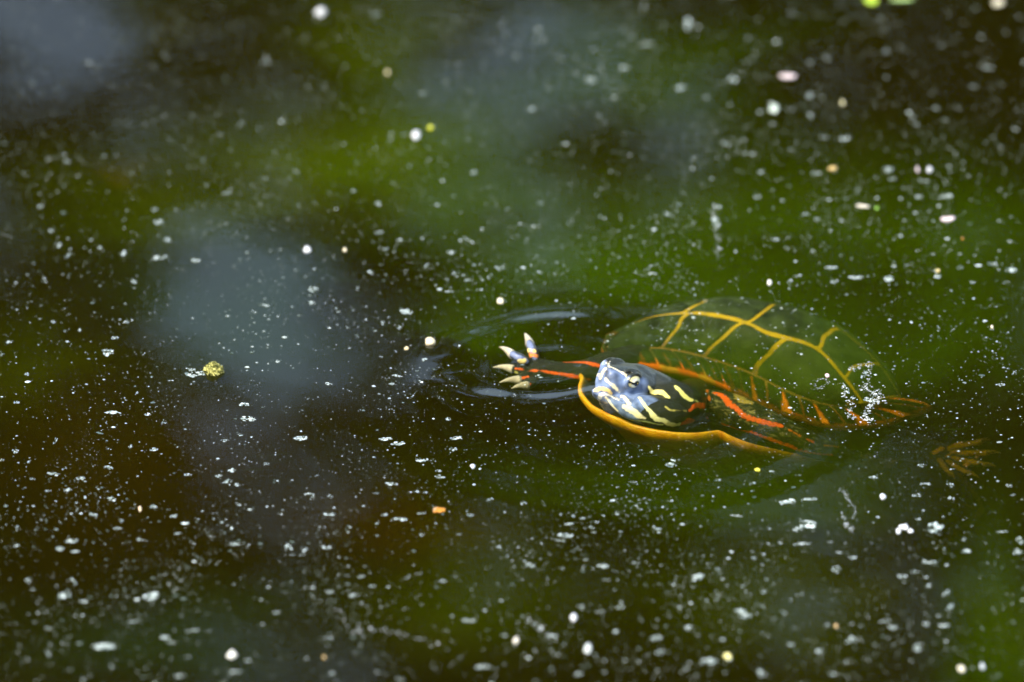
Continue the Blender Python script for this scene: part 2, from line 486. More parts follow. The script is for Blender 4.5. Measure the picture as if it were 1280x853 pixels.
def build_carapace():
    nu, nv = 60, 41
    uu, vv = np.meshgrid(np.linspace(0, 1, nu), np.linspace(-1, 1, nv), indexing='ij')
    P = inner(uu.ravel(), vv.ravel())
    F = [(i*nv+j, (i+1)*nv+j, (i+1)*nv+j+1, i*nv+j+1) for i in range(nu-1) for j in range(nv-1)]
    C = np.zeros((len(P), 3)); C[:] = (0.27, 0.195, 0.006)
    av = np.abs(vv.ravel())
    C[av > .85] = (0.20, 0.13, 0.03)
    C[(av > .42) & (av < .85)] = (0.23, 0.17, 0.006)
    ns, ntt = 180, 6
    ss, tt = np.meshgrid(np.arange(ns) / ns, np.linspace(0, 1, ntt), indexing='ij')
    Q = ring(ss.ravel(), tt.ravel())
    G = [(i*ntt+j, ((i+1) % ns)*ntt+j, ((i+1) % ns)*ntt+j+1, i*ntt+j+1) for i in range(ns) for j in range(ntt-1)]
    CQ = np.zeros((len(Q), 3)); CQ[:] = (0.16, 0.07, 0.015)
    CQ[tt.ravel() < .3] = (0.30, 0.19, 0.05)
    CQ[(tt.ravel() > .7) & (ss.ravel() < .2)] = (0.72, 0.15, 0.015)
    CQ[(tt.ravel() > .7) & (ss.ravel() < .2) & (np.sin(ss.ravel() * 95) > .1)] = (0.55, 0.30, 0.03)
    CQ[(tt.ravel() < .7) & (tt.ravel() > .1) & (ss.ravel() < .25)] = (0.08, 0.07, 0.02)
    # underside of the rim, turned in
    lo = ring(np.arange(ns) / ns, np.ones(ns))
    lo2 = lo + (BODY_C - lo) * 0.02 + np.array([0, 0, -0.0022])
    lo3 = lo + (BODY_C - lo) * 0.16 + np.array([0, 0, -0.0035])
    o = len(P); o2 = o + len(Q); 
    V = np.concatenate([P, Q, lo2, lo3])
    FF = F + [tuple(k + o for k in g) for g in G]
    for i in range(ns):
        i2 = (i + 1) % ns
        FF.append((o + i*ntt + ntt-1, o + i2*ntt + ntt-1, o2 + i2, o2 + i))
        FF.append((o2 + i, o2 + i2, o2 + ns + i2, o2 + ns + i))
    CC = np.concatenate([C, CQ, np.tile([[0.3, 0.11, 0.015]], (ns, 1)), np.tile([[0.2, 0.1, 0.02]], (ns, 1))])
    car = tpart('carapace', V, FF, M_SEAM, color=CC)

    def plate(fn, corners, insets, colour_fn=None, m=21, h=0.0007, name='scute'):
        """corners: 4 (a,b) in order; insets: width in metres at each of 4 edges, (start, middle, end)"""
        k = np.linspace(0, 1, m)
        g, w = np.meshgrid(k, k, indexing='ij'); g = g.ravel(); w = w.ravel()
        c = [np.array(x, float) for x in corners]
        def ab(g, w):
            return ((1-g)*(1-w))[:, None]*c[0] + (g*(1-w))[:, None]*c[1] + (g*w)[:, None]*c[2] + ((1-g)*w)[:, None]*c[3]
        A = ab(g, w); fn0 = fn
        def fn(a_, b_):
            if fn0 is not inner: return fn0(a_, b_)
            k_ = np.clip(np.minimum(a_, 1 - a_) * 12, 0, 1)
            return inner(np.clip(a_ + .009 * k_ * np.sin(b_ * 6.3 + a_ * 5) + .003 * k_ * np.sin(b_ * 17), 0, 1), b_ + .022 * np.sin(a_ * 21 + b_ * 3) * (np.abs(b_) < .9))
        P = fn(A[:, 0], A[:, 1])
        # measure edge lengths to turn metric insets into parameter insets
        def at1(g_, w_):
            q = ab(np.array([g_]), np.array([w_])); return fn(q[:, 0], q[:, 1])[0]
        Lg = np.linalg.norm(at1(1, .5) - at1(0, .5)); Lw = np.linalg.norm(at1(.5, 1) - at1(.5, 0))
        def prof(e, t):
            wv = np.array([mnoise.noise((x * 4.3 + corners[0][0] * 31, e[0] * 9000 + corners[1][1] * 17, .4)) for x in t])
            return spline([0, .5, 1], np.array(e, float), t) * (.60 + .5 * wv)
        g0 = prof(insets[3], w) / Lg; g1 = 1 - prof(insets[1], w) / Lg
        w0 = prof(insets[0], g) / Lw; w1 = 1 - prof(insets[2], g) / Lw
        gg = g0 + (g1 - g0) * g; ww = w0 + (w1 - w0) * w
        # round the corners off
        A = ab(gg, ww); P = fn(A[:, 0], A[:, 1]); nn = normals_of(fn, A[:, 0], A[:, 1])
        edge = np.minimum(np.minimum(g, 1-g), np.minimum(w, 1-w)) * (m-1)
        lift = np.where(edge < .5, -0.0004, np.where(edge < 1.5, h * .75, h))
        P = P + nn * lift[:, None]
        Fq = [(i*m+j, (i+1)*m+j, (i+1)*m+j+1, i*m+j+1) for i in range(m-1) for j in range(m-1)]
        col = np.tile([[0.018, 0.027, 0.007]], (len(P), 1))
        if colour_fn is not None:
            col = colour_fn(g, w, col)
        return tpart(name, P, Fq, M_SCUTE, car, color=col)

    w = lambda a, b, c: (a * MM, b * MM, c * MM)
    thin = w(.35, .35, .35)
    ub = [0.0, .22, .42, .65, 1.0]
    # edge order of the insets: 0 = first v edge, 1 = far u edge, 2 = second v edge, 3 = near u edge
    l1 = [w(.5, .6, 1.0), w(1.5, 1.9, 1.2), w(.9, 1.6, 1.9), w(1.4, 1.0, 1.0)]
    for i in range(4):
        a, b = ub[i], ub[i+1]
        sk = 0.0
        plate(inner, [(a, -1), (b, -1), (b, -.34), (a, -.34)], [w(.5, .5, .6), w(.75, .5, .55), tuple(x * .5 for x in l1[i]), w(.55, .5, .5)])
        plate(inner, [(a, 1), (b, 1), (b, .34), (a, .34)], [w(.5, .5, .6), w(.5, .5, .55), w(.6, .6, .6), w(.5, .5, .5)])
    vb = [(0, 0), (.20, .22), (.43, .50), (.755, .75), (.9, .89), (1, 1)]
    for i in range(5):
        (a0, a1), (b0, b1) = vb[i], vb[i+1]
        lw = [w(.8, .6, .9), w(1.2, 1.9, 1.6), w(1.2, 2.1, 1.3), w(1.2, 1.2, 1.2), w(1, 1, 1)][i]
        plate(inner, [(a0, -.34), (b0, -.34), (b1, .34), (a1, .34)], [lw, w(.6, .45, .4), w(.5, .55, .5), w(.6, .45, .4)])
    # marginals: twelve a side and a nuchal, each with its red bar
    nm = 25
    rng = np.random.default_rng(5)
    for i in range(nm):
        s0, s1 = (i - .3) / nm, (i + .7) / nm
        wd = rng.uniform(.7, 1.25); off = rng.uniform(-.08, .08)
        def bars(g, w_, col, wd=wd, off=off, i=i):
            red = np.array([0.80, 0.16, 0.015]); yel = np.array([0.70, 0.36, 0.03])
            t = w_
            half = (0.03 + 0.11 * t ** 2.2) * wd
            d = np.abs(g - .5 - off + 0.10 * (1 - t))
            k = np.clip((half - d) / 0.03, 0, 1) * np.clip((t - .12) / .1, 0, 1) * (1.0 if i > 6 and i < 20 else .55 if i == 6 else .1)
            c = red * (1 - (t * .35)[:, None]) + yel * (t * .35)[:, None]
            col = col * (1 - k[:, None]) + c * k[:, None]
            e = np.clip((t - .90) / .05, 0, 1) * np.clip((np.abs(g - .5) - .18) / .05, 0, 1) * .55
            return col * (1 - e[:, None]) + red * .6 * e[:, None]
        plate(ring, [(s0, 0), (s1, 0), (s1, 1), (s0, 1)], [w(.45, .45, .45), w(.12, .12, .14), (w(.9, .7, .9) if i < 4 or i > 22 else w(.25, .15, .25)), w(.12, .12, .14)], bars, m=17, h=0.0005)
    return car

build_carapace()

def build_plastron():
    near = [(727,472,-8),(724,480,-8.5),(726,492,-9.5),(735,503,-10.5),(752,514,-11.5),(775,524,-12.5),(800,533,-13.5),(835,540,-14.5),(870,541.5,-15.5),(890,539,-16),(899,538.5,-16.5),(906,542,-17.5),(930,552,-21),(975,564,-29),(1025,572,-42),(1090,566,-58),(1150,545,-66)]
    N_ = curve(near)
    # far edge: the same outline turned about the body's own axis
    a0 = at(748, 470, -13); a1 = at(1160, 530, -54)
    ax = (a1 - a0)[:2]; ax /= np.linalg.norm(ax); nrm = np.array([-ax[1], ax[0]])
    Fp = []
    for j_, p in enumerate(N_[::-1]):
        d = (p[:2] - a0[:2]) @ nrm
        s = (p[:2] - a0[:2]) @ ax
        q = a0[:2] + ax * s - nrm * d * 0.8
        q = q + ax * .022 * min(1.0, (len(N_) - 1 - j_) / 2)
        Fp.append([q[0], q[1], p[2] - 0.026 * min(1.0, (len(N_) - 1 - j_) / 3)])
    L = np.concatenate([N_, np.array(Fp)])
    seg = np.concatenate([[0], np.cumsum(np.linalg.norm(np.diff(L, axis=0), axis=1))])
    n = 220
    E = spline(seg, L, np.linspace(0, seg[-1], n, endpoint=False))
    c = E.mean(0)
    inw = c - E; inw[:, 2] = 0; inw /= np.linalg.norm(inw, axis=1)[:, None]
    prof = [(16, -12), (6, -6.5), (3.0, -3.0), (1.7, -.9), (.9, -.1), (.2, .1), (-.35, -.5), (-.5, -1.6), (.1, -3.4), (2.0, -5.6), (6.5, -9.4), (13, -14.5), (20, -23)]
    # gentle waviness of the horn edge
    wob = np.array([mnoise.noise((e[0] * 120, e[1] * 120, 0)) for e in E])
    rows = []
    for dx, dz in prof:
        rows.append(E + inw * ((dx + 0.6 * wob) * MM)[:, None] + np.array([0, 0, 1.0]) * (dz * MM))
    V = np.concatenate(rows); k = len(prof)
    F = [(r*n+i, r*n+(i+1) % n, (r+1)*n+(i+1) % n, (r+1)*n+i) for r in range(k-1) for i in range(n)]
    V = np.concatenate([V, [c + [0, 0, -.034]]]); F += [((k-1)*n+i, (k-1)*n+(i+1) % n, len(V)-1) for i in range(n)]
    V = np.concatenate([V, [c + [0, 0, -.013]]]); F += [(i, len(V)-1, (i+1) % n) for i in range(n)]
    C = np.tile([[0.80, 0.40, 0.012]], (len(V), 1)); C[-1] = (0.03, 0.03, 0.01)
    px = to_px(V)
    seam = np.abs(px[:, 0] - 901) < 2.0
    C[seam] *= (0.75, 0.5, 0.4)
    s2 = np.abs(px[:, 0] - 760) < 2.2
    C[s2] *= (0.8, 0.55, 0.6)
    for sx in (800, 842, 938):
        C[np.abs(px[:, 0] - sx + 2 * np.sin(px[:, 1])) < 1.3] *= (.72, .5, .4)
    wear = np.array([mnoise.fractal(tuple(v * 160), .9, 2.0, 4) for v in V])[:, None]
    C = C * (1 + np.array([.15, .32, .5]) * np.clip(wear * 1.6, -1, .6))
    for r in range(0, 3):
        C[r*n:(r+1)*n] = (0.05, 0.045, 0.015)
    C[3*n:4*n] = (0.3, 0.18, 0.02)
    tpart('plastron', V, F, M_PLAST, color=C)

build_plastron()

# --- head frame
HY, HP, HR, HS = R(44), R(26), R(-8), 1.2
hf = np.array([-math.cos(HY) * math.cos(HP), -math.sin(HY) * math.cos(HP), math.sin(HP)])
hn = np.array([math.sin(HY), -math.cos(HY), 0.0])
hu = np.cross(hf, hn); hu = hu if hu[2] > 0 else -hu
hn, hu = hn * math.cos(HR) + hu * math.sin(HR), hu * math.cos(HR) - hn * math.sin(HR)
HO = at(755.5, 466, 9.0)
def hl(s, n, u):
    return HO + (-hf * s + hn * n + hu * u) * MM * HS

def build_body():
    parts = []
    # head and neck: sections (s, half width, top, bottom)
    sec = [(-.3, 1.2, 1.2, -1.2), (0.1, 2.3, 1.9, -3.4), (.7, 3.4, 2.6, -6.2), (2, 4.6, 3.0, -7.8), (4.5, 5.7, 3.5, -8.6), (8, 6.9, 4.1, -9.2),
           (12, 8.2, 4.7, -9.8), (16.5, 9.4, 5.0, -10.2), (21, 9.8, 4.8, -10.2), (25, 8.6, 3.8, -9.2), (28, 6.5, 2.2, -6.5)]
    ks = [q[0] for q in sec]
    S = np.linspace(ks[0], ks[-1], 40) if False else np.concatenate([np.linspace(-.3, 2, 12), np.linspace(2.6, 28, 34)])
    W = spline(ks, np.array([q[1:] for q in sec]), S)
    m = 40
    rings = []
    for s, (wd, tp, bt) in zip(S, W):
        r = []
        for k in range(m):
            a = 2 * math.pi * k / m
            c_, s_ = math.cos(a), math.sin(a)
            e = 2.35
            rr = (abs(c_) ** e + abs(s_) ** e) ** (-1 / e)
            x = wd * c_ * rr
            y = (tp if s_ > 0 else -bt) * s_ * rr
            # the snout narrows towards the top, cheeks are fullest low down
            if y > 0:
                x *= 1 - 0.22 * (y / tp) ** 2
            r.append(hl(s, x, y))
        rings.append(np.array(r))
    # neck: bends back to the shell opening
    npth = np.array([hl(12, 0, -1.8), hl(18, 0, -2.0), hl(24, 0.5, -2.6), at(844, 502, -11), at(858, 500, -20), at(872, 490, -30)])
    q = np.linspace(0, 5, 26)
    parts.append(tube(spline(np.arange(6), npth, q), spline(np.arange(6), np.array([(7.5, 6.5), (9.6, 8.4), (10.6, 8.6), (10.4, 8.0), (9, 7), (7, 6)]), q) * MM * 1.12, 28))
    V = np.concatenate(rings); n = len(rings)
    F = [(i*m+k, i*m+(k+1) % m, (i+1)*m+(k+1) % m, (i+1)*m+k) for i in range(n-1) for k in range(m)]
    F += [tuple(range(m))[::-1], tuple((n-1)*m+k for k in range(m))]
    parts.append((V, F))
    # eyelids and brow
    for sg in (1, -1):
        ec = EYE_N if sg > 0 else EYE_F
        pts = []
        for k in range(28):
            a = 2 * math.pi * k / 28
            pts.append(hl(ec[0] + 4.1 * math.cos(a), ec[1] - sg * (.55 * math.cos(a) + .7 * abs(math.cos(a)) + .6*max(0, math.sin(a))), ec[2] + 3.0 * math.sin(a)))
        pts.append(pts[0]); pts.append(pts[1])
        parts.append(tube(pts, [0.00075 * HS] * len(pts), 8))
        bl = [hl(ec[0] + t, ec[1] - sg * 2.8, ec[2] + 3.3 - .05 * t * t) for t in np.linspace(-4.5, 5, 8)]
        parts.append(tube(bl, [.0005, .001, .0013, .0014, .0014, .0013, .001, .0005], 8))
        # nostril rims
        npz = hl(.1, sg * 1.15, .6)
        parts.append(tube([npz + hf * 0.0006, npz - hf * 0.001], [0.0008, .0011], 8))
    # lower jaw
    lj = [hl(s, 0, u) for s, u in ((1.2, -7.6), (4, -8.8), (9, -9.6), (16, -9.8))]
    parts.append(tube(lj, [(0.0034, 0.0016), (0.0056, .0022), (0.0075, .0026), (.009, .003)], 20))
    # throat swelling below the water line
    th = np.array([hl(6, 0, -7), at(783, 507, -5.5), at(805, 512, -7.5), at(832, 516, -10.5), at(858, 512, -17)])
    q = np.linspace(0, 4, 20)
    parts.append(tube(spline(np.arange(5), th, q), spline(np.arange(5), np.array([(4, 2), (6, 4.5), (7.6, 6), (8, 6.4), (7, 6)]), q) * MM, 24))
    # trunk inside the shell
    tr = [at(800, 476, -24), at(850, 484, -34), at(930, 480, -38), at(1020, 492, -42), at(1100, 506, -46)]
    parts.append(tube(tr, [(.018, .006), (.026, .009), (.032, .010), (.030, .009), (.014, .005)], 24))
    def limb(pts, rad, k=24):
        P = curve(pts); q = np.linspace(0, len(P)-1, k)
        Pp = spline(np.arange(len(P)), P, q); rr = spline(np.arange(len(P)), np.array(rad, float), q) * MM
        parts.append(tube(Pp, rr, 16))
    # far foreleg, reaching ahead just under the surface
    limb([(850, 455, -24), (800, 448, -16), (762, 457, -12), (735, 464, -10.5), (700, 466, -9.2), (672, 460, -6.6), (660, 458, -5.4)], [(9, 8), (8.5, 7.5), (7.5, 6), (6.2, 5), (5.6, 4.6), (6.6, 3.6), (4.5, 2.0)])
    for T in TOES_FAR:
        limb(T[:-1], [(2.9, 2.3), (3.0, 2.3), (2.3, 1.7)], 10)
    # near foreleg, drawn back along the shell
    limb([(866, 504, -26), (892, 508, -22), (925, 517, -22), (962, 534, -25), (1000, 551, -30), (1038, 565, -40), (1060, 573, -46)], [(6, 6), (7.6, 7.4), (7.8, 7.4), (7.4, 6.8), (6.8, 5.8), (6.4, 4.2), (4, 2)])
    for T in TOES_NEAR:
        limb(T[:-1], [(2.4, 2.1), (2.0, 1.8), (1.4, 1.3)], 10)
    # hind legs
    limb([(1060, 545, -56), (1110, 552, -54), (1150, 562, -50), (1182, 572, -49), (1204, 576, -46), (1222, 576, -45)], [(10, 9), (9, 7.5), (7.5, 5.5), (10, 3.6), (12, 2.0), (7, 1.0)])
    for T in TOES_HIND:
        limb(T[:-1], [(2.6, 1.9), (2.4, 1.7), (1.7, 1.3)], 10)
    limb([(1100, 480, -56), (1140, 470, -62), (1180, 470, -68), (1210, 475, -72)], [(10, 9), (9, 7.5), (7, 5), (9, 3)])
    # tail
    limb([(1120, 508, -46), (1165, 512, -49), (1200, 505, -54), (1225, 508, -57)], [(5, 4.5), (4, 3.6), (2.5, 2.2), (.8, .8)])
    V, F = merge(parts)
    me = mesh('body_cage', V, F)
    o = link('body_cage', me)
    md = o.modifiers.new('r', 'REMESH'); md.mode = 'VOXEL'; md.voxel_size = 0.00042; md.adaptivity = 0.0
    sm = o.modifiers.new('s', 'SMOOTH'); sm.factor = 0.5; sm.iterations = 4
    dg = bpy.context.evaluated_depsgraph_get()
    res = bpy.data.meshes.new_from_object(o.evaluated_get(dg))
    bpy.data.objects.remove(o); bpy.data.meshes.remove(me)
    res.name = 'body'
    nV = len(res.vertices); Vx = np.zeros(nV * 3, np.float32); res.vertices.foreach_get('co', Vx); Vx = Vx.reshape(-1, 3).astype(float)
    bvh = BVHTree.FromPolygons([tuple(v) for v in Vx], [tuple(p.vertices) for p in res.polygons])
    def pick(px, py):
        d = ray(px, py)
        h = bvh.ray_cast(Vector(CPOS + d * 4.2), Vector(d), 3.0)
        return np.array(h[0]) if h[0] is not None else None
    Cc = np.tile([[0.020, 0.023, 0.014]], (nV, 1))
    # blue sky sheen painted into the face skin colour, mottled for its highlights
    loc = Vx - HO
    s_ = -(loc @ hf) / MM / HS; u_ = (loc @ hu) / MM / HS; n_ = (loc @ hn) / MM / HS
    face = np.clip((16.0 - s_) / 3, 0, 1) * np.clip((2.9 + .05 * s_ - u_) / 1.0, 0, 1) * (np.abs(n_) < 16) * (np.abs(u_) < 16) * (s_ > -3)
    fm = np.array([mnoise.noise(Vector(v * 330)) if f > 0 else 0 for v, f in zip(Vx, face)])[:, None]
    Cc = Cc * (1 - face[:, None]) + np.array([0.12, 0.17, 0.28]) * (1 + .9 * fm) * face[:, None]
    def paint(poly, col, wpx, bead=0.0, mirror=False):
        pts = [pick(*p[:2]) for p in poly]
        ws = [p[2] if len(p) > 2 else wpx for p in poly]
        good = [(p, w) for p, w in zip(pts, ws) if p is not None]
        if not good: return
        P = np.array([g[0] for g in good]); Wd = np.array([g[1] for g in good], float)
        if len(P) > 1:
            q = np.linspace(0, len(P)-1, 14 * len(P)); Wd = np.interp(q, np.arange(len(P)), Wd); P = spline(np.arange(len(P)), P, q)
        sets = [P]
        if mirror:
            l = P - HO
            sets.append(P - 2 * (l @ hn)[:, None] * hn)
        for Q in sets:
            lo, hi = Q.min(0) - .006, Q.max(0) + .006
            ii = np.where(((Vx > lo) & (Vx < hi)).all(1))[0]
            if not len(ii): continue
            D = np.linalg.norm(Vx[ii][:, None] - Q[None], axis=2)
            j = D.argmin(1); d = D.min(1)
            wdt = Wd[j] * 0.5 * 0.3516 * MM
            wob = np.array([mnoise.noise(Vector(Vx[i] * 700)) for i in ii])
            wdt = wdt * (.88 + .34 * wob)
            if bead:
                ph = np.cumsum(np.concatenate([[0], np.linalg.norm(np.diff(Q, axis=0), axis=1)]))[j]
                wdt = wdt * (1 - bead * (np.cos(ph / 0.0024 * 2 * np.pi) > .55))
            k = np.clip((wdt - d) / 0.0003 + .5, 0, 1)[:, None]
            Cc[ii] = Cc[ii] * (1 - k) + np.array(col) * k
    cream, yel, red, pale = (0.85, 0.76, 0.46), (0.80, 0.62, 0.10), (0.80, 0.12, 0.018), (0.62, 0.66, 0.30)
    paint([(757,474,4),(768,484,5),(779,496,6),(786,505,6)], cream, 5, mirror=True)
    paint([(761,458,2.5),(772,463,2.5),(783,470,4),(787,474,4)], cream, 3, mirror=True)
    paint([(757,461,4),(750,472,5),(744,484,5)], (0.85, .66, .28), 5)
    paint([(744,488,5),(752,486,5),(759,488,6),(764,492,4)], (0.8, .58, .2), 5)
    paint([(749,498,6),(753,493,5),(762,494,3),(774,500,3)], (.75, .74, .62), 4)
    paint([(757,497,3),(762,503,3.5),(768,510,3.5),(772,514,3)], cream, 3, mirror=True)
    paint([(780,508,6),(790,514,9),(799,520,8),(806,523,3)], cream, 8, mirror=True)
    paint([(799,497,4),(806,507,5),(813,515,6),(820,523,8),(832,527,6),(838,531,7),(850,531,6)], (0.8, .76, .36), 5, mirror=True)
    paint([(852,530,6),(860,527,10),(866,528,8)], red, 8)
    paint([(811,484,3),(816,490,6),(827,491,7),(835,497,6)], (0.85, .74, .25), 6, mirror=True)
    paint([(845,484,6),(853,492,9),(861,499,6),(873,503,3)], (0.75, .7, .2), 8)
    paint([(832,509),(840,513),(858,514)], (0.5, .42, .1), 3)
    paint([(788,525),(805,527),(828,531)], (0.45, .5, .2), 3)
    paint([(862,513,4),(870,507,8),(881,508,9)], red, 8)
    paint([(873,524,6),(884,523,5)], red, 5)
    # mouth slit
    paint([(743,491),(752,489.5),(764,494.5),(778,502)], (0.02, 0.016, 0.012), 1.5)
    paint([(758.5,465)], (0.02, 0.02, 0.02), 3); paint([(757,470)], (0.02, 0.02, 0.02), 2)
    for k in range(170):
        q_ = random.uniform(0, 1); x_ = 885 + q_ * 150; y_ = 508 + q_ * 55 + random.uniform(-22, 20)
        g_ = random.uniform(.06, .24)
        paint([(x_, y_), (x_ + random.uniform(2, 9), y_ + random.uniform(-1, 4))], (g_ * 1.1, g_ * .95, g_ * .4), random.uniform(.8, 2.4))
    # near foreleg
    paint([(914,490,12),(925,496,18),(938,503,10)], (0.34, 0.24, 0.05), 14)
    paint([(893,491,6),(903,495,9),(912,505,9),(922,512,7),(930,520,8),(945,525,6),(960,529,8),(978,533,5)], red, 7, .25)
    paint([(902,530,5),(914,534,4),(925,538,3),(940,541,5),(953,546,4),(964,550,6),(985,557,6),(1003,564,5),(1018,567,3),(1040,569,3)], red, 5, .5)
    paint([(1002,574),(1012,577)], (0.7, .2, .02), 4); paint([(1008,549),(1017,553)], red, 3, .5); paint([(1030,557),(1048,559)], (0.7, .2, .02), 3, .5)
    paint([(884,488),(887,500)], (0.5, .12, .02), 4); paint([(985,537),(1000,545)], (0.6, .15, .02), 3, .6)
    # far foreleg
    paint([(668, 446, 9), (664, 436, 10), (660, 427, 9)], (0.12, .15, .24), 9)  # sky's blue reflection painted onto the two raised toes
    paint([(658, 451, 8), (646, 446, 9), (637, 441, 8)], (0.12, .15, .24), 9)
    paint([(737,475,4),(715,470,5),(690,466,4),(645,461,3)], (.62, .10, .015), 5)
    paint([(748,457,6),(740,455,7),(728,453,5),(705,453,2)], (.62, .10, .015), 6)
    paint([(740,439,7),(757,433,9)], (0.4, .2, .02), 8)
    paint([(649,452,7),(656,451,6)], (0.75, .6, .2), 7); paint([(660,438,6),(669,439,5)], (0.75, .55, .15), 6)
    paint([(663,444,6),(671,445,5)], (0.75, .25, .06), 6); paint([(650,474,4),(660,471,3)], red, 4); paint([(650,483,3),(662,480,4)], red, 4)
    paint([(636,467,5),(645,466,5)], (0.6, .55, .15), 5)
    # hind foot
    for p in [(1168, 566), (1185, 570), (1205, 582), (1222, 572), (1190, 560), (1212, 566)]:
        paint([p, (p[0] + 10, p[1] - 6)], (0.50, .22, .02), 8)
    for T in TOES_HIND:
        paint([T[0][:2], T[1][:2], T[2][:2]], (0.34, .17, .015), 7)
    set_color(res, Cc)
    res.polygons.foreach_set('use_smooth', [True] * len(res.polygons))
    res.transform(Matrix.Translation(Vector(-TORG)))
    # skin: fine pebbled scales, wet
    mat, nt, N, L = new_mat('wet_skin')
    b = N['Principled BSDF']
    b.inputs['Roughness'].default_value = 0.34
    b.inputs['Coat Roughness'].default_value = 0.10
    # under water the skin has hardly any gloss, in air it carries a wet film
    ge = N.new('ShaderNodeNewGeometry'); sp = N.new('ShaderNodeSeparateXYZ'); L.new(ge.outputs['Position'], sp.inputs[0])
    wet = N.new('ShaderNodeMapRange'); wet.inputs[1].default_value = 0.0; wet.inputs[2].default_value = 0.0008; L.new(sp.outputs['Z'], wet.inputs[0])
    cw = N.new('ShaderNodeMath'); cw.operation = 'MULTIPLY'; cw.inputs[1].default_value = .25
    L.new(wet.outputs[0], cw.inputs[0]); L.new(cw.outputs[0], b.inputs['Coat Weight'])
    w2 = N.new('ShaderNodeMath'); w2.operation = 'MULTIPLY_ADD'; w2.inputs[1].default_value = .38; w2.inputs[2].default_value = .04
    L.new(wet.outputs[0], w2.inputs[0]); L.new(w2.outputs[0], b.inputs['Specular IOR Level'])
    a = N.new('ShaderNodeAttribute'); a.attribute_name = 'Col'
    tc = N.new('ShaderNodeTexCoord')
    nz = N.new('ShaderNodeTexNoise'); nz.inputs['Scale'].default_value = 420; L.new(tc.outputs['Object'], nz.inputs['Vector'])
    mr = N.new('ShaderNodeMapRange'); mr.inputs[3].default_value = 0.65; mr.inputs[4].default_value = 1.3; L.new(nz.outputs['Fac'], mr.inputs[0])
    mx = N.new('ShaderNodeMix'); mx.data_type = 'RGBA'; mx.blend_type = 'MULTIPLY'; mx.inputs[0].default_value = 1
    L.new(a.outputs['Color'], mx.inputs[6]); L.new(mr.outputs[0], mx.inputs[7]); L.new(mx.outputs[2], b.inputs['Base Color'])
    vo = N.new('ShaderNodeTexVoronoi'); vo.inputs['Scale'].default_value = 650; L.new(tc.outputs['Object'], vo.inputs['Vector'])
    bp = N.new('ShaderNodeBump'); bp.inputs['Strength'].default_value = 0.35; bp.inputs['Distance'].default_value = 0.0003; bp.invert = True
    L.new(vo.outputs['Distance'], bp.inputs['Height']); L.new(bp.outputs['Normal'], b.inputs['Normal'])
    L.new(bp.outputs['Normal'], b.inputs['Coat Normal'])
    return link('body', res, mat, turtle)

EYE_N, EYE_F = (9.4, 7.1, 0.9), (9.4, -7.1, 0.9)
# toes: root, middle, tip of the flesh, tip of the claw
TOES_FAR = [[(670,454,-6), (666,440,-1.2), (662,429,.3), (653,412,-.8)],
            [(664,456,-6), (651,449,-1.6), (639,442,-.2), (618,431,-1.4)],
            [(662,460,-7), (650,462,-6), (639,461,-5.4), (607,459,-5.6)],
            [(666,464,-8), (656,472,-8), (647,475,-7.6), (615,480,-7.6)],
            [(672,466,-9), (664,478,-9.4), (657,482,-9), (632,488,-9)]]
TOES_NEAR = [[(1046,562,-42), (1062,566,-48), (1072,568,-52), (1080,570,-56)], [(1048,568,-44), (1066,572,-50), (1076,575,-54), (1086,577,-58)],
             [(1048,572,-45), (1064,579,-50), (1074,583,-54), (1082,586,-58)], [(1044,574,-45), (1056,583,-50), (1064,588,-54), (1070,592,-58)]]
TOES_HIND = [[(1185,560,-45), (1206,556,-43), (1224,553,-42), (1238,550,-43)], [(1190,566,-45), (1214,566,-43), (1234,566,-42), (1251,567,-43)],
             [(1190,572,-45), (1212,577,-43), (1230,581,-42), (1246,584,-43)], [(1184,576,-45), (1200,586,-43), (1212,592,-42), (1224,598,-43)],
             [(1174,574,-46), (1182,586,-45), (1188,592,-44), (1194,600,-45)]]
body = build_body()

def claw(tip_root, tip, r0):
    a, b = at(*tip_root), at(*tip)
    q = np.linspace(-.12, 1, 9)[:, None]
    mid = (a + b) / 2 + np.array([0, 0, 0.0012])
    P = (1-q)**2 * a + 2*q*(1-q) * mid + q*q * b
    V, F = tube(P, np.linspace(r0, 0.00012, 9) ** 1.0, 10)
    return V, F
for TT, r0 in ((TOES_FAR, .0021), (TOES_NEAR, .0013), (TOES_HIND, .0014)):
    for T in TT:
        k_ = .72 if TT is TOES_FAR else 1.0
        tp = tuple(a + (b - a) * k_ for a, b in zip(T[-2], T[-1]))
        V, F = claw(T[-2], tp, r0)
        tpart('claw', V, F, M_HORN if TT is TOES_HIND else M_CLAW)

def build_eye(ec, sg):
    nseg, nr = 32, 20
    V, C = [], []
    for i in range(nr + 1):
        ph = math.pi * i / nr
        for k in range(nseg):
            a = 2 * math.pi * k / nseg
            x, y, z = math.sin(ph) * math.cos(a), math.cos(ph), math.sin(ph) * math.sin(a)
            V.append(hl(ec[0] + 3.9 * x, ec[1] + sg * (3.0 * y - 1.75 - .5 * x), ec[2] + 2.9 * z))
            r = math.hypot(x, z)
            c = np.array([0.62, 0.55, 0.24]) if r > .62 else np.array([0.8, 0.78, 0.55])
            if r > .9: c = np.array([0.05, 0.05, 0.03])
            if abs(z + .1) < .17 and r < .9: c = np.array([0.012, 0.012, 0.014])
            if r < .36: c = np.array([0.008, 0.010, 0.014])
            C.append(c)
    F = [(i*nseg+k, i*nseg+(k+1) % nseg, (i+1)*nseg+(k+1) % nseg, (i+1)*nseg+k) for i in range(nr) for k in range(nseg)]
    tpart('eye', V, F, M_EYE, color=C)
M_EYE = noise_mat('wet_eye', (.95, .95, .95), (1.05, 1.05, 1.05), 300, 0.06, attr='Col', coat=1.0)
build_eye(EYE_N, 1)
build_eye(EYE_F, -1)
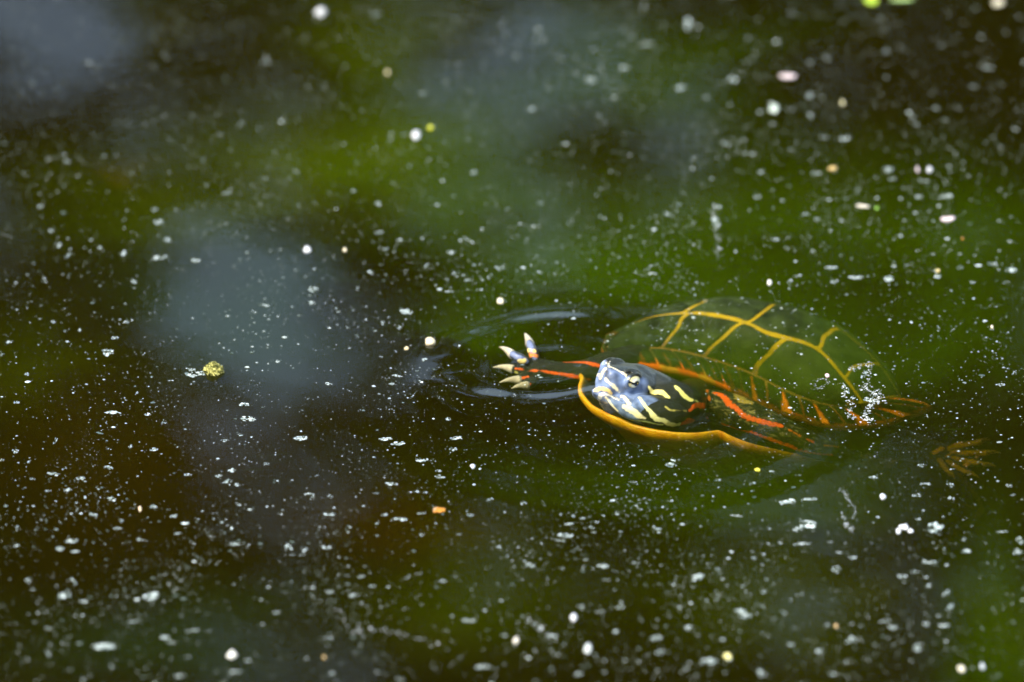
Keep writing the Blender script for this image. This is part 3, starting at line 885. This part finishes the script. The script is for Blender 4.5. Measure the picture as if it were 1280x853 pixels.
# ------------------------------------------------------------------ soft lenses of tinted murk, added for the colours mirrored on the water
def tint(px, py, rx, ry, depth, sig):
    c = at(px, py, -4)
    ax, ay = rx * 0.3516 * MM, ry * 0.3516 * MM / math.sin(ELEV)
    nr, na = 14, 40
    V, F = [], []
    rr = np.linspace(0, 1, nr + 1)[1:]
    V.append((0, 0, 0)); V.append((0, 0, -depth * MM))
    for r in rr:
        for k in range(na):
            a = 2 * math.pi * k / na
            w = 1 + .5 * mnoise.noise((math.cos(a) * 1.3 + px, math.sin(a) * 1.3 + py, 0.5))
            t = (math.exp(-4.5 * r * r) - math.exp(-4.5)) / (1 - math.exp(-4.5)) * (1 - r * r)
            x, y = math.cos(a) * r * ax * 2.1 * w, math.sin(a) * r * ay * 2.1 * w
            V.append((x, y, -0.0001 * r)); V.append((x, y, -depth * MM * t - 0.0002))
    T = []
    for k in range(na):
        k2 = (k + 1) % na
        T += [(0, 2 + 2*k, 2 + 2*k2), (1, 3 + 2*k2, 3 + 2*k)]
        for i in range(nr - 1):
            a, b = 2 + 2*(i*na+k), 2 + 2*(i*na+k2); c_, d = a + 2*na, b + 2*na
            T += [(a, c_, d), (a, d, b), (a+1, d+1, c_+1), (a+1, b+1, d+1)]
        a, b = 2 + 2*((nr-1)*na+k), 2 + 2*((nr-1)*na+k2)
        T += [(a, a+1, b+1), (a, b+1, b)]
    me = tri_mesh('tint_cloud', V, T, True)
    key = tuple(sig)
    if key not in TINT_M:
        m, nt, N, L = new_mat('tint_murk'); N.remove(N['Principled BSDF'])
        sc = N.new('ShaderNodeVolumeScatter'); s = np.array(sig)
        sc.inputs['Density'].default_value = float(s.max()); sc.inputs['Color'].default_value = (*(s / s.max()), 1)
        L.new(sc.outputs[0], N['Material Output'].inputs['Volume'])
        TINT_M[key] = m
    o = link('tint_cloud', me, TINT_M[key]); o.location = c
    o['kind'] = 'stuff'; o['label'] = 'cloudy bloom in the pond water, added for the colour of mirrored foliage'; o['category'] = 'algae'
TINT_M = {}
LM, GR, TE, BR = (0.78, 1.35, 0.0), (0.56, 1.42, 0.0), (0.28, 1.05, 0.35), (0.9, 0.42, 0.02)
for b in [(420, 170, 190, 70, 60, LM), (470, 40, 100, 70, 60, LM), (240, 245, 200, 60, 50, LM), (560, 200, 150, 80, 75, GR), (600, 395, 75, 34, 60, GR),
          (700, 310, 170, 60, 50, GR), (880, 320, 210, 75, 70, GR), (1060, 250, 240, 80, 50, GR), (980, 430, 240, 60, 65, GR), (800, 70, 190, 80, 50, GR), (1220, 360, 130, 110, 50, GR),
          (1250, 790, 80, 130, 70, GR), (900, 600, 240, 60, 50, GR), (590, 740, 120, 70, 40, LM), (950, 740, 140, 70, 35, LM), (200, 790, 170, 60, 28, TE), (145, 210, 30, 16, 40, BR),
          (500, 640, 110, 50, 34, BR), (130, 560, 200, 120, 22, BR), (310, 390, 130, 100, 44, TE), (30, 440, 90, 60, 25, LM)]:
    tint(b[0], b[1], b[2], b[3], b[4] * .2, tuple(v * 1.75 for v in b[5]))

# ------------------------------------------------------------------ things afloat
def wz(x, y):
    return float(water_height(np.array([x]), np.array([y]))[0])

def speck_mat(name, dark, light, gamma):
    """each crumb its own shade"""
    m, nt, N, L = new_mat(name)
    b = N['Principled BSDF']; b.inputs['Roughness'].default_value = .8; b.inputs['Specular IOR Level'].default_value = .2
    g = N.new('ShaderNodeNewGeometry')
    pw = N.new('ShaderNodeMath'); pw.operation = 'POWER'; pw.inputs[1].default_value = gamma
    L.new(g.outputs['Random Per Island'], pw.inputs[0])
    mx = N.new('ShaderNodeMix'); mx.data_type = 'RGBA'; mx.inputs[6].default_value = (*dark, 1); mx.inputs[7].default_value = (*light, 1)
    L.new(pw.outputs[0], mx.inputs[0]); L.new(mx.outputs[2], b.inputs['Base Color'])
    return m
M_FLECK = speck_mat('dried_scum', (0.08, 0.11, 0.10), (0.46, 0.54, 0.51), 1.3)
M_CRUMB = speck_mat('pollen_crumb', (0.05, 0.075, 0.06), (0.48, 0.56, 0.52), 1.8)

def flake(rx, ry, n=6, th=0.00022, rng=random):
    """one irregular flake, a low dome with a ragged edge"""
    a0 = rng.uniform(0, 6.28)
    V = [(0, 0, th)]
    for k in range(n):
        a = a0 + 2 * math.pi * k / n + rng.uniform(-.25, .25)
        r = rng.uniform(.55, 1.1)
        V.append((math.cos(a) * r * rx, math.sin(a) * r * ry, 0))
    V.append((0, 0, -th * .6))
    F = [(0, 1 + k, 1 + (k+1) % n) for k in range(n)] + [(n + 1, 1 + (k+1) % n, 1 + k) for k in range(n)]
    return np.array(V), F

def blur_px(py):
    return 12.5 * abs(py - 520) / 430 if py < 520 else 9.5 * (py - 520) / 300

def fleck_mesh(w, h, seed):
    """a raft of touching crumbs, w by h metres"""
    rg = random.Random(seed)
    n = 7 + int(min(26, w / 0.00028))
    parts = []
    for i in range(n):
        x = rg.uniform(-.5, .5); y = rg.uniform(-.5, .5) * (1.1 - abs(x))
        k_ = rg.random() ** 2; rx = w * (.03 + .13 * k_) * (1.2 - abs(x)); ry = h * (.04 + .16 * k_) * (1.2 - abs(x))
        V, F = flake(rx, ry, rg.choice([5, 6, 7]), 0.00018, rg)
        parts.append((V + np.array([x * w * .75, y * h * .75, rg.uniform(0, .0001)]), F))
    return merge(parts)

# bigger flecks: picture position, apparent width and height in pixels (optional turn)
FLECKS = [(77,124,8,22),(132,136,9),(54,169,11),(147,152,8),(125,170,7),(176,208,9),(243,144,9),(223,85,13),(245,106,9),(260,100,10),(290,178,10),(303,154,13),(310,115,11),(46,215,9),(37,191,7),(84,202,13),(92,238,7),(51,259,12),(24,247,6),(194,262,13),(198,278,15),(220,263,10),(240,262,9),(254,202,9,13),(285,242,16,9),(300,243,9),(302,221,9),(155,275,9),(263,278,8),
(361,40,12),(383,46,14),(470,18,18),(460,30,10),(332,77,18,10),(389,94,9),(369,120,10),(397,134,10),(410,136,11),(443,124,10),(453,112,9),(471,130,11),(528,117,17,12),(560,113,13),(587,115,14),(593,133,11),(520,141,9),(505,168,13),(542,154,11),(555,178,12),(585,175,12),(570,200,11),(592,216,14),(530,224,10),(527,243,9),(623,260,8),(473,255,12),(450,253,9),(411,240,9),(433,245,9),(446,203,11),(437,216,8),(412,183,8),(406,186,9),(370,214,12),(352,232,8),(378,207,9),(359,225,9),(329,248,8),(361,274,9),(368,277,8),
(709,16,15),(679,49,17),(645,70,16),(741,62,15),(719,72,15),(808,56,30,12),(860,30,19,22),(888,50,14),(935,48,16),(928,60,11),(933,77,15),(780,85,20,12),(809,82,12),(824,82,13),(738,100,20,15),(812,112,12),(851,110,21,15),(883,122,14),(915,100,20,15),(892,98,11),(913,131,13),(911,146,11),(950,140,15),(807,185,12,9),(664,137,17),(717,134,11),(735,131,11),(755,124,12),(930,175,13),(908,180,15),(942,190,11),(952,215,14),(858,218,10),(907,227,9),(852,240,10),(860,248,8),(849,256,11),(866,262,8),(820,270,9),(835,268,12),(897,259,15,9),(895,278,13,17),(946,247,13),(668,215,9),(677,254,11),(880,192,9),
(989,16,16),(1087,22,12),(1123,30,14),(1032,72,14,18),(1059,61,12),(1107,65,15,18),(1177,57,15),(1193,55,11),(1235,85,22,11),(1217,109,17,12),(1097,107,12),(1168,110,11),(1151,105,10),(1170,136,15),(1187,136,9),(1012,120,15,16),(991,137,13),(1037,131,12),(1092,129,10),(1013,145,13,14),(1145,156,15,11),(1165,170,11),(1126,163,11),(1128,182,10),(1030,172,15),(1055,173,22,12),(982,156,10),(965,155,13),(971,178,12),(988,187,13),(998,195,9),(1111,212,20,11,.4),(1100,226,8),(1116,224,16,9),(1018,217,13),(1155,227,17,9),(1180,225,11),(1181,247,26,8),(1130,235,11),(1148,246,13),(1161,265,10),(1210,220,11),(1222,228,9),(1250,238,10),(1264,227,8),(1270,162,16,9),(1263,173,10),(1242,205,8),(1007,268,14,9),(1022,275,12),(1131,276,12,6),
(64,289,11),(102,289,9),(72,306,13),(85,320,8,18),(154,317,11,13),(209,300,13,11),(200,322,26,9),(245,326,16,8),(167,352,10),(56,348,8),(158,403,10,6),(143,423,11,6),(135,440,18,12),(82,414,6),(100,413,7),(12,428,12,6),(3,444,7),(34,468,6),(66,403,8),(142,516,26,6),(205,529,8,5),(19,564,10,6),(69,551,6,11),(20,503,10,5),(171,492,6),(243,468,30,10),(238,462,16,5),(305,506,16,6),(310,524,22,8),(280,551,10,4),(300,544,9,4),(192,562,15,5),(164,558,8,5),(185,518,10,5),
(474,291,15,8),(482,312,11),(500,300,11,8),(585,300,9,14,.6),(565,316,16,8),(555,297,9),(595,318,7),(572,334,8),(568,343,9),(580,344,8),(562,365,16,5),(625,335,13,9),(508,390,20,10),(479,403,8,9),(499,410,9,6),(462,340,10,7),(382,346,7),(392,362,16,11),(390,379,11),(437,435,6),(376,548,20,7),(482,549,22,5),(497,555,22,5),(570,548,18,6),(560,524,9,5),(332,382,13,6),(411,480,11,5),(348,452,8),(530,450,8),(495,470,15,4),(566,562,13,5),
(1015,316,8),(970,300,15,9),(985,298,9),(1100,307,8),(1125,295,10,8),(1165,318,12,6),(1200,318,11,6),(1219,320,8),(1262,302,10,7),(1039,335,20,7),(1070,347,24,8),(1043,352,14,7),(988,352,10,7),(1111,349,18,10),(1135,332,11,6),(1172,345,11,9),(1242,331,14,9),(1265,338,18,9),(1200,335,10),(1216,353,9),(1173,410,6),(1238,374,6),(1250,481,15,4),(1268,467,7),(1014,393,6),(980,404,7),(1086,500,16,8),(1058,487,8,14),(1080,468,8,14),(1066,498,8,10),
(3,575,6),(36,577,5,8),(67,593,20,5),(40,599,9,4),(135,585,13,6),(101,598,14,6,-.5),(85,613,13,6),(61,614,10,4),(140,624,13,7),(117,644,14,6),(152,651,8,7),(147,661,13,6),(192,633,12,6),(217,645,13,6),(223,667,14,5),(175,675,11,6),(290,588,13,7),(285,602,13,8),(297,606,10,5),(273,595,10,5),(235,594,12,4),(293,680,17,7),(22,659,8),(21,683,11,6),(75,686,18,8,.4),(90,677,20,7,.4),(94,690,15,6),(36,726,13,9),(65,722,7),(92,727,9,11),(82,743,18,15),(105,752,14,8),(188,746,22,14,-.7),(202,762,9),(227,770,10,7),(166,777,17,7),(43,778,10),(59,785,12,8),(145,772,9),(218,788,11),(205,797,16,11),(215,803,17,8),(240,789,22,7),(130,808,36,14),(60,815,11,14),(139,834,9,14),(103,850,13),(60,833,9),(182,836,11),(225,845,19,10),(235,821,13,9),(310,826,14,9),(295,840,19,10),
(333,580,8,6),(396,595,6),(387,618,14,5),(413,621,8,6),(411,643,18,7),(490,605,20,5),(470,617,9,4),(527,575,20,6),(548,589,9,4),(521,615,9,5),(532,616,7),(550,597,18,4),(500,649,20,6),(481,644,10,5),(527,642,13,4),(544,636,8,6),(588,644,12,6),(574,668,10,5),(528,669,9,6),(612,625,8,9),(623,684,10,6),(353,638,6),(360,685,13,12),(366,694,9,6),(380,687,10,9),(408,684,14,8),(337,728,8),(345,766,15,8),(411,798,16,9),(412,740,14,8),(391,735,10),(442,745,15,9),(433,720,11,6),(452,721,13,7),(465,733,13,7),(508,723,10,6),(524,717,11,6),(520,747,8),(568,721,9),(553,727,12,8),(595,731,8),(622,730,8),(587,776,22,9),(565,771,10),(453,796,10,7),(511,797,9),(480,818,11),(488,823,9),(427,829,11),(469,825,11),(603,834,22,11,.4),(575,823,11),(560,813,10),(555,789,8),(630,795,12),(500,850,16,9),(415,842,13),
(654,629,9,7),(717,645,8),(707,670,22,8),(740,660,9),(742,666,9,5),(720,687,10,4),(693,668,8,5),(712,655,16,5),(728,648,9,5),(700,676,16,5),(663,707,16,9),(672,713,8),(703,711,9,7),(733,700,10,6),(753,708,20,8,-.4),(768,714,8),(758,725,14,5),(795,704,13,6),(872,721,18,13),(943,698,11,7),(898,712,12,7),(920,645,20,4),(878,620,6),(838,581,16,8),(844,575,14,5),(792,603,10,4),(940,604,11,4),(898,600,9,5),(837,740,7),(896,750,10,8),(776,759,15,9),(726,758,13,8),(735,764,8),(750,765,15,6),(850,759,11),(858,771,9),(860,785,13),(819,784,10),(803,793,10),(801,774,9,12),(873,794,11,7),(820,798,18,11),(925,764,20,10,-.5),(932,770,18,10),(955,740,11),(903,800,13,10),(783,807,9),(704,806,11),(677,802,9),(690,795,18,10),(670,781,10,7),(723,843,16,9),(825,815,15),(885,828,24,14),(952,842,17),(790,836,10),(770,790,13,10),
(985,628,26,9,.25),(1012,624,20,6,.25),(1010,655,26,14),(997,662,14,8),(1003,680,26,6),(1038,678,12,5),(1049,691,13,6),(1066,697,13,8),(1046,712,15,11),(1169,660,22,17),(1147,649,10,5),(1146,619,13,6),(1157,605,16,5),(1188,606,10,9),(1189,623,9),(1151,582,11,6),(1125,603,6),(1092,597,11,5),(1162,703,22,8,-.3),(1143,716,11),(1128,721,16,8),(1157,722,10),(1161,732,10),(1183,742,11,14),(1188,760,13,14),(1173,770,13,7),(1181,782,17,10),(1157,780,13,10),(1116,784,18,10),(1105,777,20,7),(1076,783,10),(1035,782,12,9),(996,786,10),(1065,800,18,12),(1025,815,15,12),(988,806,15,10),(1058,827,12),(1041,843,16,9),(1140,794,10),(1147,810,17,12),(1183,811,10),(1208,690,16,9),(1205,674,9),(1253,665,16,5),(1275,676,11,12),(1272,690,14,10),(1261,607,10,6),(1266,619,9,4),(1255,735,7),(1215,789,9)]
def build_flecks():
    data = []
    for t in FLECKS:
        px, py, w = t[0], t[1], t[2]
        h = t[3] if len(t) > 3 else w * .8
        b = blur_px(py)
        w = math.sqrt(max(w * w - b * b, (w * .33) ** 2)); h = math.sqrt(max(h * h - b * b, (h * .33) ** 2))
        data.append((px, py, w, h, t[4] if len(t) > 4 else 0))
    data.sort(key=lambda d: -(d[2] * d[3]))
    rest = []
    for i, (px, py, w, h, rot) in enumerate(data):
        p = at(px, py, .2)
        V, F = fleck_mesh(w * .3516 * MM * 1.05, h * .3516 * MM / math.sin(ELEV) * .95, i + 3)
        a = rot if rot else random.uniform(-.35, .35)
        V = V @ np.array([[math.cos(a), math.sin(a), 0], [-math.sin(a), math.cos(a), 0], [0, 0, 1]])
        p[2] = wz(p[0], p[1]) + .0002
        if i < 298:
            o = link('scum_fleck', mesh('scum_fleck', V, F, False), M_FLECK)
            o.location = p
            asp = w / h
            look = ('large ragged raft of pale scum', 'wide thin streak of pale scum', 'rounded pale grey scum fleck', 'upright pale scum fleck')[0 if w * h > 150 else 1 if asp > 1.9 else 3 if asp < .9 else 2]
            if ((px - 310) / 120) ** 2 + ((py - 395) / 130) ** 2 < 1: zone = 'floating in the blue sky reflection'
            elif 850 < px < 1130 and 380 < py < 540: zone = 'floating over the turtle shell'
            elif py < 360: zone = 'on the green water beyond the turtle' if px > 640 else 'on the green water beyond the sky reflection'
            elif py > 560: zone = 'on the olive water before the turtle' if px > 560 else 'on the dark brown water before the sky reflection'
            else: zone = 'on open water behind the hind foot' if px > 900 else 'on open water ahead of the turtle'
            tag(o, look + ' ' + zone, 'fleck', 'scum flecks ' + zone)
        else:
            rest.append((V + p, F))
    return rest

def build_crumbs(rest):
    """uncountable pollen and dust"""
    n = 200000
    X = RNG.uniform(-.36, .36, n); Y = RNG.uniform(-.42, .62, n)
    P = np.stack([X, Y, np.zeros(n)], 1); px = to_px(P)
    clump = np.array([mnoise.fractal((x * 26, y * 14, 0.7), 0.9, 2.1, 5) for x, y in zip(X, Y)])
    clump2 = np.array([mnoise.noise((x * 7, y * 5, 3.3)) for x, y in zip(X, Y)])
    d = np.clip(.06 + .8 * clump + .30 * clump2, .01, 1)
    def cut(cx, cy, rx, ry, k):
        q = ((px[:, 0] - cx) / rx) ** 2 + ((px[:, 1] - cy) / ry) ** 2
        return 1 - (1 - k) * np.clip(1.5 - q, 0, 1)
    for c in [(800, 492, 80, 52, 0), (660, 450, 75, 62, .03), (740, 455, 60, 40, .12), (60, 60, 160, 120, .15), (300, 60, 160, 120, .4), (310, 380, 90, 90, .5), (600, 420, 70, 60, .25), (980, 440, 130, 60, .55), (1240, 780, 80, 120, .3), (480, 170, 120, 80, .5), (730, 190, 120, 70, .3)]:
        d *= cut(*c)
    ok = RNG.random(n) < d
    # lone fine dust everywhere
    ok |= (RNG.random(n) < .16) & (cut(800, 492, 85, 55, 0) > .5)
    X, Y, px = X[ok], Y[ok], px[ok]
    m = len(X)
    Z = water_height(X, Y) + .00025
    r = np.clip(RNG.lognormal(-1.0, .65, m), .14, 2.8) * .33 * MM
    k = 6
    a = RNG.uniform(0, 6.28, m)[:, None] + np.arange(k) * (2 * np.pi / k) + RNG.uniform(-.3, .3, (m, k))
    rr = r[:, None] * RNG.uniform(.5, 1.25, (m, k)); el = RNG.uniform(1.0, 1.9, m)[:, None]
    V = np.zeros((m, k + 1, 3))
    V[:, 0] = np.stack([X, Y, Z + r * .45], 1)
    V[:, 1:, 0] = X[:, None] + np.cos(a) * rr * el; V[:, 1:, 1] = Y[:, None] + np.sin(a) * rr * 1.15; V[:, 1:, 2] = Z[:, None] - .0001
    o = (np.arange(m) * (k + 1))[:, None]
    T = np.concatenate([o + [0, 1 + i, 1 + (i + 1) % k] for i in range(k)])
    V = V.reshape(-1, 3)
    base = len(V); VV = [V]; TT = [T]
    for v, f in rest:
        VV.append(v); TT.append(np.array(f) + base); base += len(v)
    me = tri_mesh('pollen_scum', np.concatenate(VV), np.concatenate(TT))
    o = link('pollen_scum', me, M_CRUMB)
    o['kind'] = 'stuff'; o['label'] = 'fine pale pollen and dust scattered over the pond surface'; o['category'] = 'scum'
    print('crumbs', m)

build_crumbs(build_flecks())

# scum threads drawn out on the surface
M_THREAD = speck_mat('scum_thread', (0.10, 0.12, 0.12), (0.50, 0.54, 0.53), 1.5)
def thread(pts, wpx, label, name='scum_thread', dens=1.0, mat=None):
    P = np.array([at(x, y, .25) for x, y in pts])
    q = np.linspace(0, len(P) - 1, int(26 * (len(P) - 1) * dens)); P = spline(np.arange(len(P)), P, q)
    root = P.mean(0)
    parts = []
    for i, p in enumerate(P):
        if mnoise.noise((i * .23, wpx, pts[0][0])) < -.18: continue
        r = wpx * .3516 * MM * .5 * random.uniform(.08, .5)
        V, F = flake(r * random.uniform(1, 1.6), r * 1.5, 6, .00012)
        j = np.array([random.gauss(0, wpx * .16 * MM), random.gauss(0, wpx * .34 * MM), 0])
        parts.append((V + p + j - root, F))
    V, F = merge(parts)
    o = link(name, mesh(name, V, F, False), mat or M_THREAD)
    o.location = root
    tag(o, label, 'scum')
thread([(1050,611),(1057,618),(1062,627),(1069,638),(1066,648)], 3.2, 'thin bent thread of grey scum in the open water below the turtle shell')
thread([(1052,643),(1056,652),(1061,658),(1066,664)], 4, 'short grey scum thread lying just below a thin bent thread')
thread([(893,255),(892,268),(896,280),(897,300),(899,318)], 5, 'upright streak of pale scum floating beyond the turtle shell')
thread([(420,762),(435,785),(458,789),(495,792),(550,806)], 6, 'long dim curved streak of scum in the water before the turtle', dens=.7)
thread([(660,775),(675,785),(690,797)], 6, 'slanting dim scum streak beside a bright white blob', dens=.8)
thread([(1061,462),(1072,459),(1086,456),(1085,470),(1083,484),(1075,487)], 5, 'hooked white web of scum stuck over the rear of the shell', dens=1.2)
thread([(1086,493),(1095,491),(1100,498),(1092,504),(1086,511),(1080,523),(1092,526)], 6, 'ragged white web of scum above the shell rim', dens=1.5)
thread([(1052,480),(1057,488),(1056,498),(1066,506),(1060,518),(1070,522)], 4.5, 'loose white scum strands over the yellow seam of the shell', dens=1.3)
thread([(1020,476),(1028,473),(1036,477),(1030,483),(1022,486),(1018,480)], 2.2, 'thin white loop of scum floating over the dark shell', dens=1.1)

# larger single things, each its own
def petal(px, py, wpx, hpx, col, name, label, cat, thick=.0006, rot=0.0, dome=1.0, tip=False, rough=.6):
    p = at(px, py, .3); b = blur_px(py)
    w = math.sqrt(max(wpx ** 2 - b * b, (wpx * .45) ** 2)) * .3516 * MM * .42
    h = math.sqrt(max(hpx ** 2 - b * b, (hpx * .45) ** 2)) * .3516 * MM / math.sin(ELEV) * .42
    nr, na = 5, 18
    V = [(0, 0, thick * 1.4 * dome)]
    for i in range(1, nr + 1):
        r = i / nr
        for k in range(na):
            a = 2 * math.pi * k / na
            e = .9 + .42 * mnoise.noise((math.cos(a) * 1.6 + px * .37, math.sin(a) * 1.6, py * .41)) + .12 * mnoise.noise((math.cos(a) * 5 + px, math.sin(a) * 5, py))
            if tip: e *= 1 + .35 * max(0, math.cos(a)) ** 6 - .12 * abs(math.sin(a)) ** 3
            x, y = math.cos(a) * r * w * e, math.sin(a) * r * h * e
            V.append((x * math.cos(rot) - y * math.sin(rot), x * math.sin(rot) + y * math.cos(rot), thick * (.4 + dome * (1 - r * r)) + .0002 * mnoise.noise((x * 900, y * 900, px))))
    nb = len(V)
    V += [(v[0] * .96, v[1] * .96, -.0003) for v in V[1 + (nr-1)*na:1 + nr*na]]
    F = [(0, 1 + k, 1 + (k+1) % na) for k in range(na)]
    F += [(1 + i*na + k, 1 + (i+1)*na + k, 1 + (i+1)*na + (k+1) % na, 1 + i*na + (k+1) % na) for i in range(nr-1) for k in range(na)]
    F += [(1 + (nr-1)*na + k, nb + k, nb + (k+1) % na, 1 + (nr-1)*na + (k+1) % na) for k in range(na)]
    F += [tuple(nb + k for k in range(na))[::-1]]
    key = (tuple(col), rough)
    if key not in PM:
        c = np.array(col); PM[key] = noise_mat(name + '_skin', tuple(c * .5), tuple(np.minimum(c * .95, .9)), 500, rough, .0002, 900)
    o = link(name, mesh(name, V, F), PM[key])
    p[2] = wz(p[0], p[1]); o.location = p
    tag(o, label, cat)
    return o
PM = {}
WH, CRM, PNK, YEL, TAN, LIM, ORG = (.74, .77, .78), (.82, .74, .5), (.78, .66, .66), (.78, .72, .15), (.55, .40, .14), (.42, .62, .03), (.5, .21, .015)
petal(401, 15, 22, 19, WH, 'seed_fluff', 'large round white seed fluff floating alone in dark water far from turtle', 'seed', .0015)
petal(520, 169, 17, 17, WH, 'seed_fluff', 'white seed fluff floating next to a small lime speck', 'seed', .0012)
petal(538, 159, 13, 13, (.6, .65, .02), 'duckweed_speck', 'small lime yellow speck beside white seed fluff', 'duckweed')
petal(484, 90, 14, 14, (.8, .7, .4), 'seed', 'round pale buff seed floating in the green reflection', 'seed')
petal(384, 312, 13, 12, WH, 'seed', 'round white seed at the edge of the sky reflection', 'seed', .0008)
petal(431, 312, 8, 8, CRM, 'seed', 'tiny cream seed beyond the sky reflection', 'seed')
petal(626, 376.5, 12, 9, CRM, 'seed', 'bright cream seed beyond the turtle\'s splayed claws', 'seed', .0010)
petal(508, 435, 7, 5, (.85, .7, .35), 'seed', 'tiny golden seed near the cream crumb', 'seed')
petal(985, 95, 29, 14, PNK, 'petal', 'oblong pale pink petal floating out past the turtle', 'petal', .0008, dome=.5)
petal(1053, 128, 12, 13, (.85, .8, .45), 'seed', 'round pale yellow seed floating beyond the pink petal', 'seed', .0008)
petal(968, 136, 20, 19, (.5, .6, .5), 'lichen_scrap', 'pale green lichen scrap floating near the pink petal', 'lichen')
petal(1041, 210, 17, 11, TAN, 'bark_scrap', 'flat tan scrap of bark floating beyond the shell', 'bark')
petal(1147, 211.5, 10, 13, PNK, 'petal', 'small round rosy petal next to a white seed', 'petal')
petal(1162, 211.5, 13, 12, WH, 'seed', 'round white seed next to a small rosy petal', 'seed', .0008)
petal(1185, 273, 26, 10, PNK, 'petal', 'slanting narrow pale petal in the water beyond the shell', 'petal', .0006, rot=.55, dome=.5)
petal(1078, 257, 24, 8, (.66, .62, .5), 'husk', 'long pale husk with a green end afloat', 'husk', .0006, rot=-.3, dome=.5)
petal(1096, 260, 9, 7, (.3, .6, .08), 'duckweed_speck', 'tiny green speck at the end of a pale husk', 'duckweed')
petal(1088, -4, 26, 34, LIM, 'leaf', 'bright lime green leaf floating at the far edge of the water', 'leaf', .0006, tip=True, dome=.4)
petal(1128, -2, 44, 12, (.4, .6, .2), 'leaf', 'pale green narrow leaf beside the bright lime leaf', 'leaf', .0006, dome=.4)
petal(1248, 3, 24, 19, (.72, .68, .48), 'seed', 'large buff seed floating near the pale green leaf', 'seed', .001)
petal(1203, 298, 6, 6, ORG, 'seed', 'tiny orange speck floating beyond the shell rear', 'seed')
petal(962, 353, 9, 8, (.85, .84, .7), 'seed', 'bright round cream seed just beyond the shell crest', 'seed', .0009)
petal(1240, 408, 5, 5, CRM, 'seed', 'tiny cream seed in fine dust behind the hind foot', 'seed')
petal(548, 637, 18, 9, ORG, 'leaf', 'small orange leaf scrap with a white fleck on it', 'leaf', .0005, tip=True, dome=.5)
petal(591, 583, 8, 6, WH, 'seed', 'bright white seed between turtle and orange leaf scrap', 'seed', .0008)
petal(1103, 620.5, 10, 8, WH, 'seed', 'bright white seed beside the bent scum thread', 'seed', .0010)
petal(1130, 658, 14, 9, WH, 'petal_scrap', 'bright white petal scrap, upper one of three touching', 'petal')
petal(1123, 663, 9, 9, WH, 'petal_scrap', 'bright white petal scrap, lower round one of three touching', 'petal')
petal(1138, 663, 10, 7, WH, 'petal_scrap', 'bright white petal scrap, lower flat one of three touching', 'petal')
petal(290, 818, 17, 14, (.85, .85, .74), 'seed', 'large round cream-white seed in the dark water before the sky reflection', 'seed', .0010)
petal(910, 820.5, 15, 13, (.82, .78, .3), 'seed', 'round yellow seed in the brown water before the turtle', 'seed', .0010)
petal(1202, 836, 15, 13, (.85, .82, .62), 'seed', 'oval ivory seed beside a small bluish one', 'seed', .0010)
petal(1228, 833, 12, 13, (.6, .68, .7), 'seed', 'bluish round seed beside an oval ivory one', 'seed', .0008)
petal(645, 800, 12, 12, (.85, .8, .66), 'seed', 'cream seed at the end of a slanting scum streak', 'seed', .0008)
petal(717, 772, 12, 13, WH, 'seed', 'bright bluish white seed in the brown water', 'seed', .0010)
petal(735, 810, 14, 17, (.6, .66, .62), 'lichen_scrap', 'pale grey lichen scrap in the brown water', 'lichen')
petal(405, 821, 9, 8, (.7, .5, .2), 'seed', 'small tan seed floating over the long dim scum streak', 'seed')
petal(1045, 782, 10, 8, (.72, .5, .22), 'seed', 'small tan seed at the end of a row of flecks', 'seed')
petal(947, 587, 9, 4, (.6, .55, .04), 'duckweed_speck', 'flat yellow-green speck before the turtle\'s foreleg', 'duckweed')
petal(175, 636, 6, 9, (.8, .62, .4), 'seed', 'tiny upright white and orange seed in dark brown water', 'seed')
petal(1034, 469, 7, 5, (.85, .6, .6), 'petal_scrap', 'tiny pink petal scrap on the yellow shell seam', 'petal')
petal(1172, 338, 9, 7, (.6, .5, .2), 'seed', 'tiny buff seed among flecks beyond the shell', 'seed')
# crumb of cream shell by the claws
petal(537, 428, 16, 10, (.8, .7, .45), 'crumb', 'lumpy cream crumb floating ahead of the turtle\'s claws', 'crumb', .0018)

def moss_clump():
    p = at(267, 462, 1)
    parts = []
    rg = random.Random(4)
    for i in range(260):
        a = rg.uniform(0, 6.28); e = rg.random() ** .6
        c = np.array([math.cos(a) * e * .0042, math.sin(a) * e * .0048, .0042 * (1 - e * e) * rg.uniform(.5, 1)])
        V, F = flake(rg.uniform(.0004, .0012), rg.uniform(.0004, .0012), 5, .0005, rg)
        t = rg.uniform(-1, 1); V = V @ np.array([[1, 0, t], [0, 1, rg.uniform(-1, 1)], [-t, 0, 1]])
        parts.append((V + c, F))
    V, F = merge(parts)
    o = link('moss_clump', mesh('moss_clump', V, F, False), speck_mat('moss', (.05, .06, .01), (.42, .40, .12), 1.3))
    p[2] = 0; o.location = p
    tag(o, 'mossy yellow-green clump floating in the sky reflection', 'moss')
moss_clump()
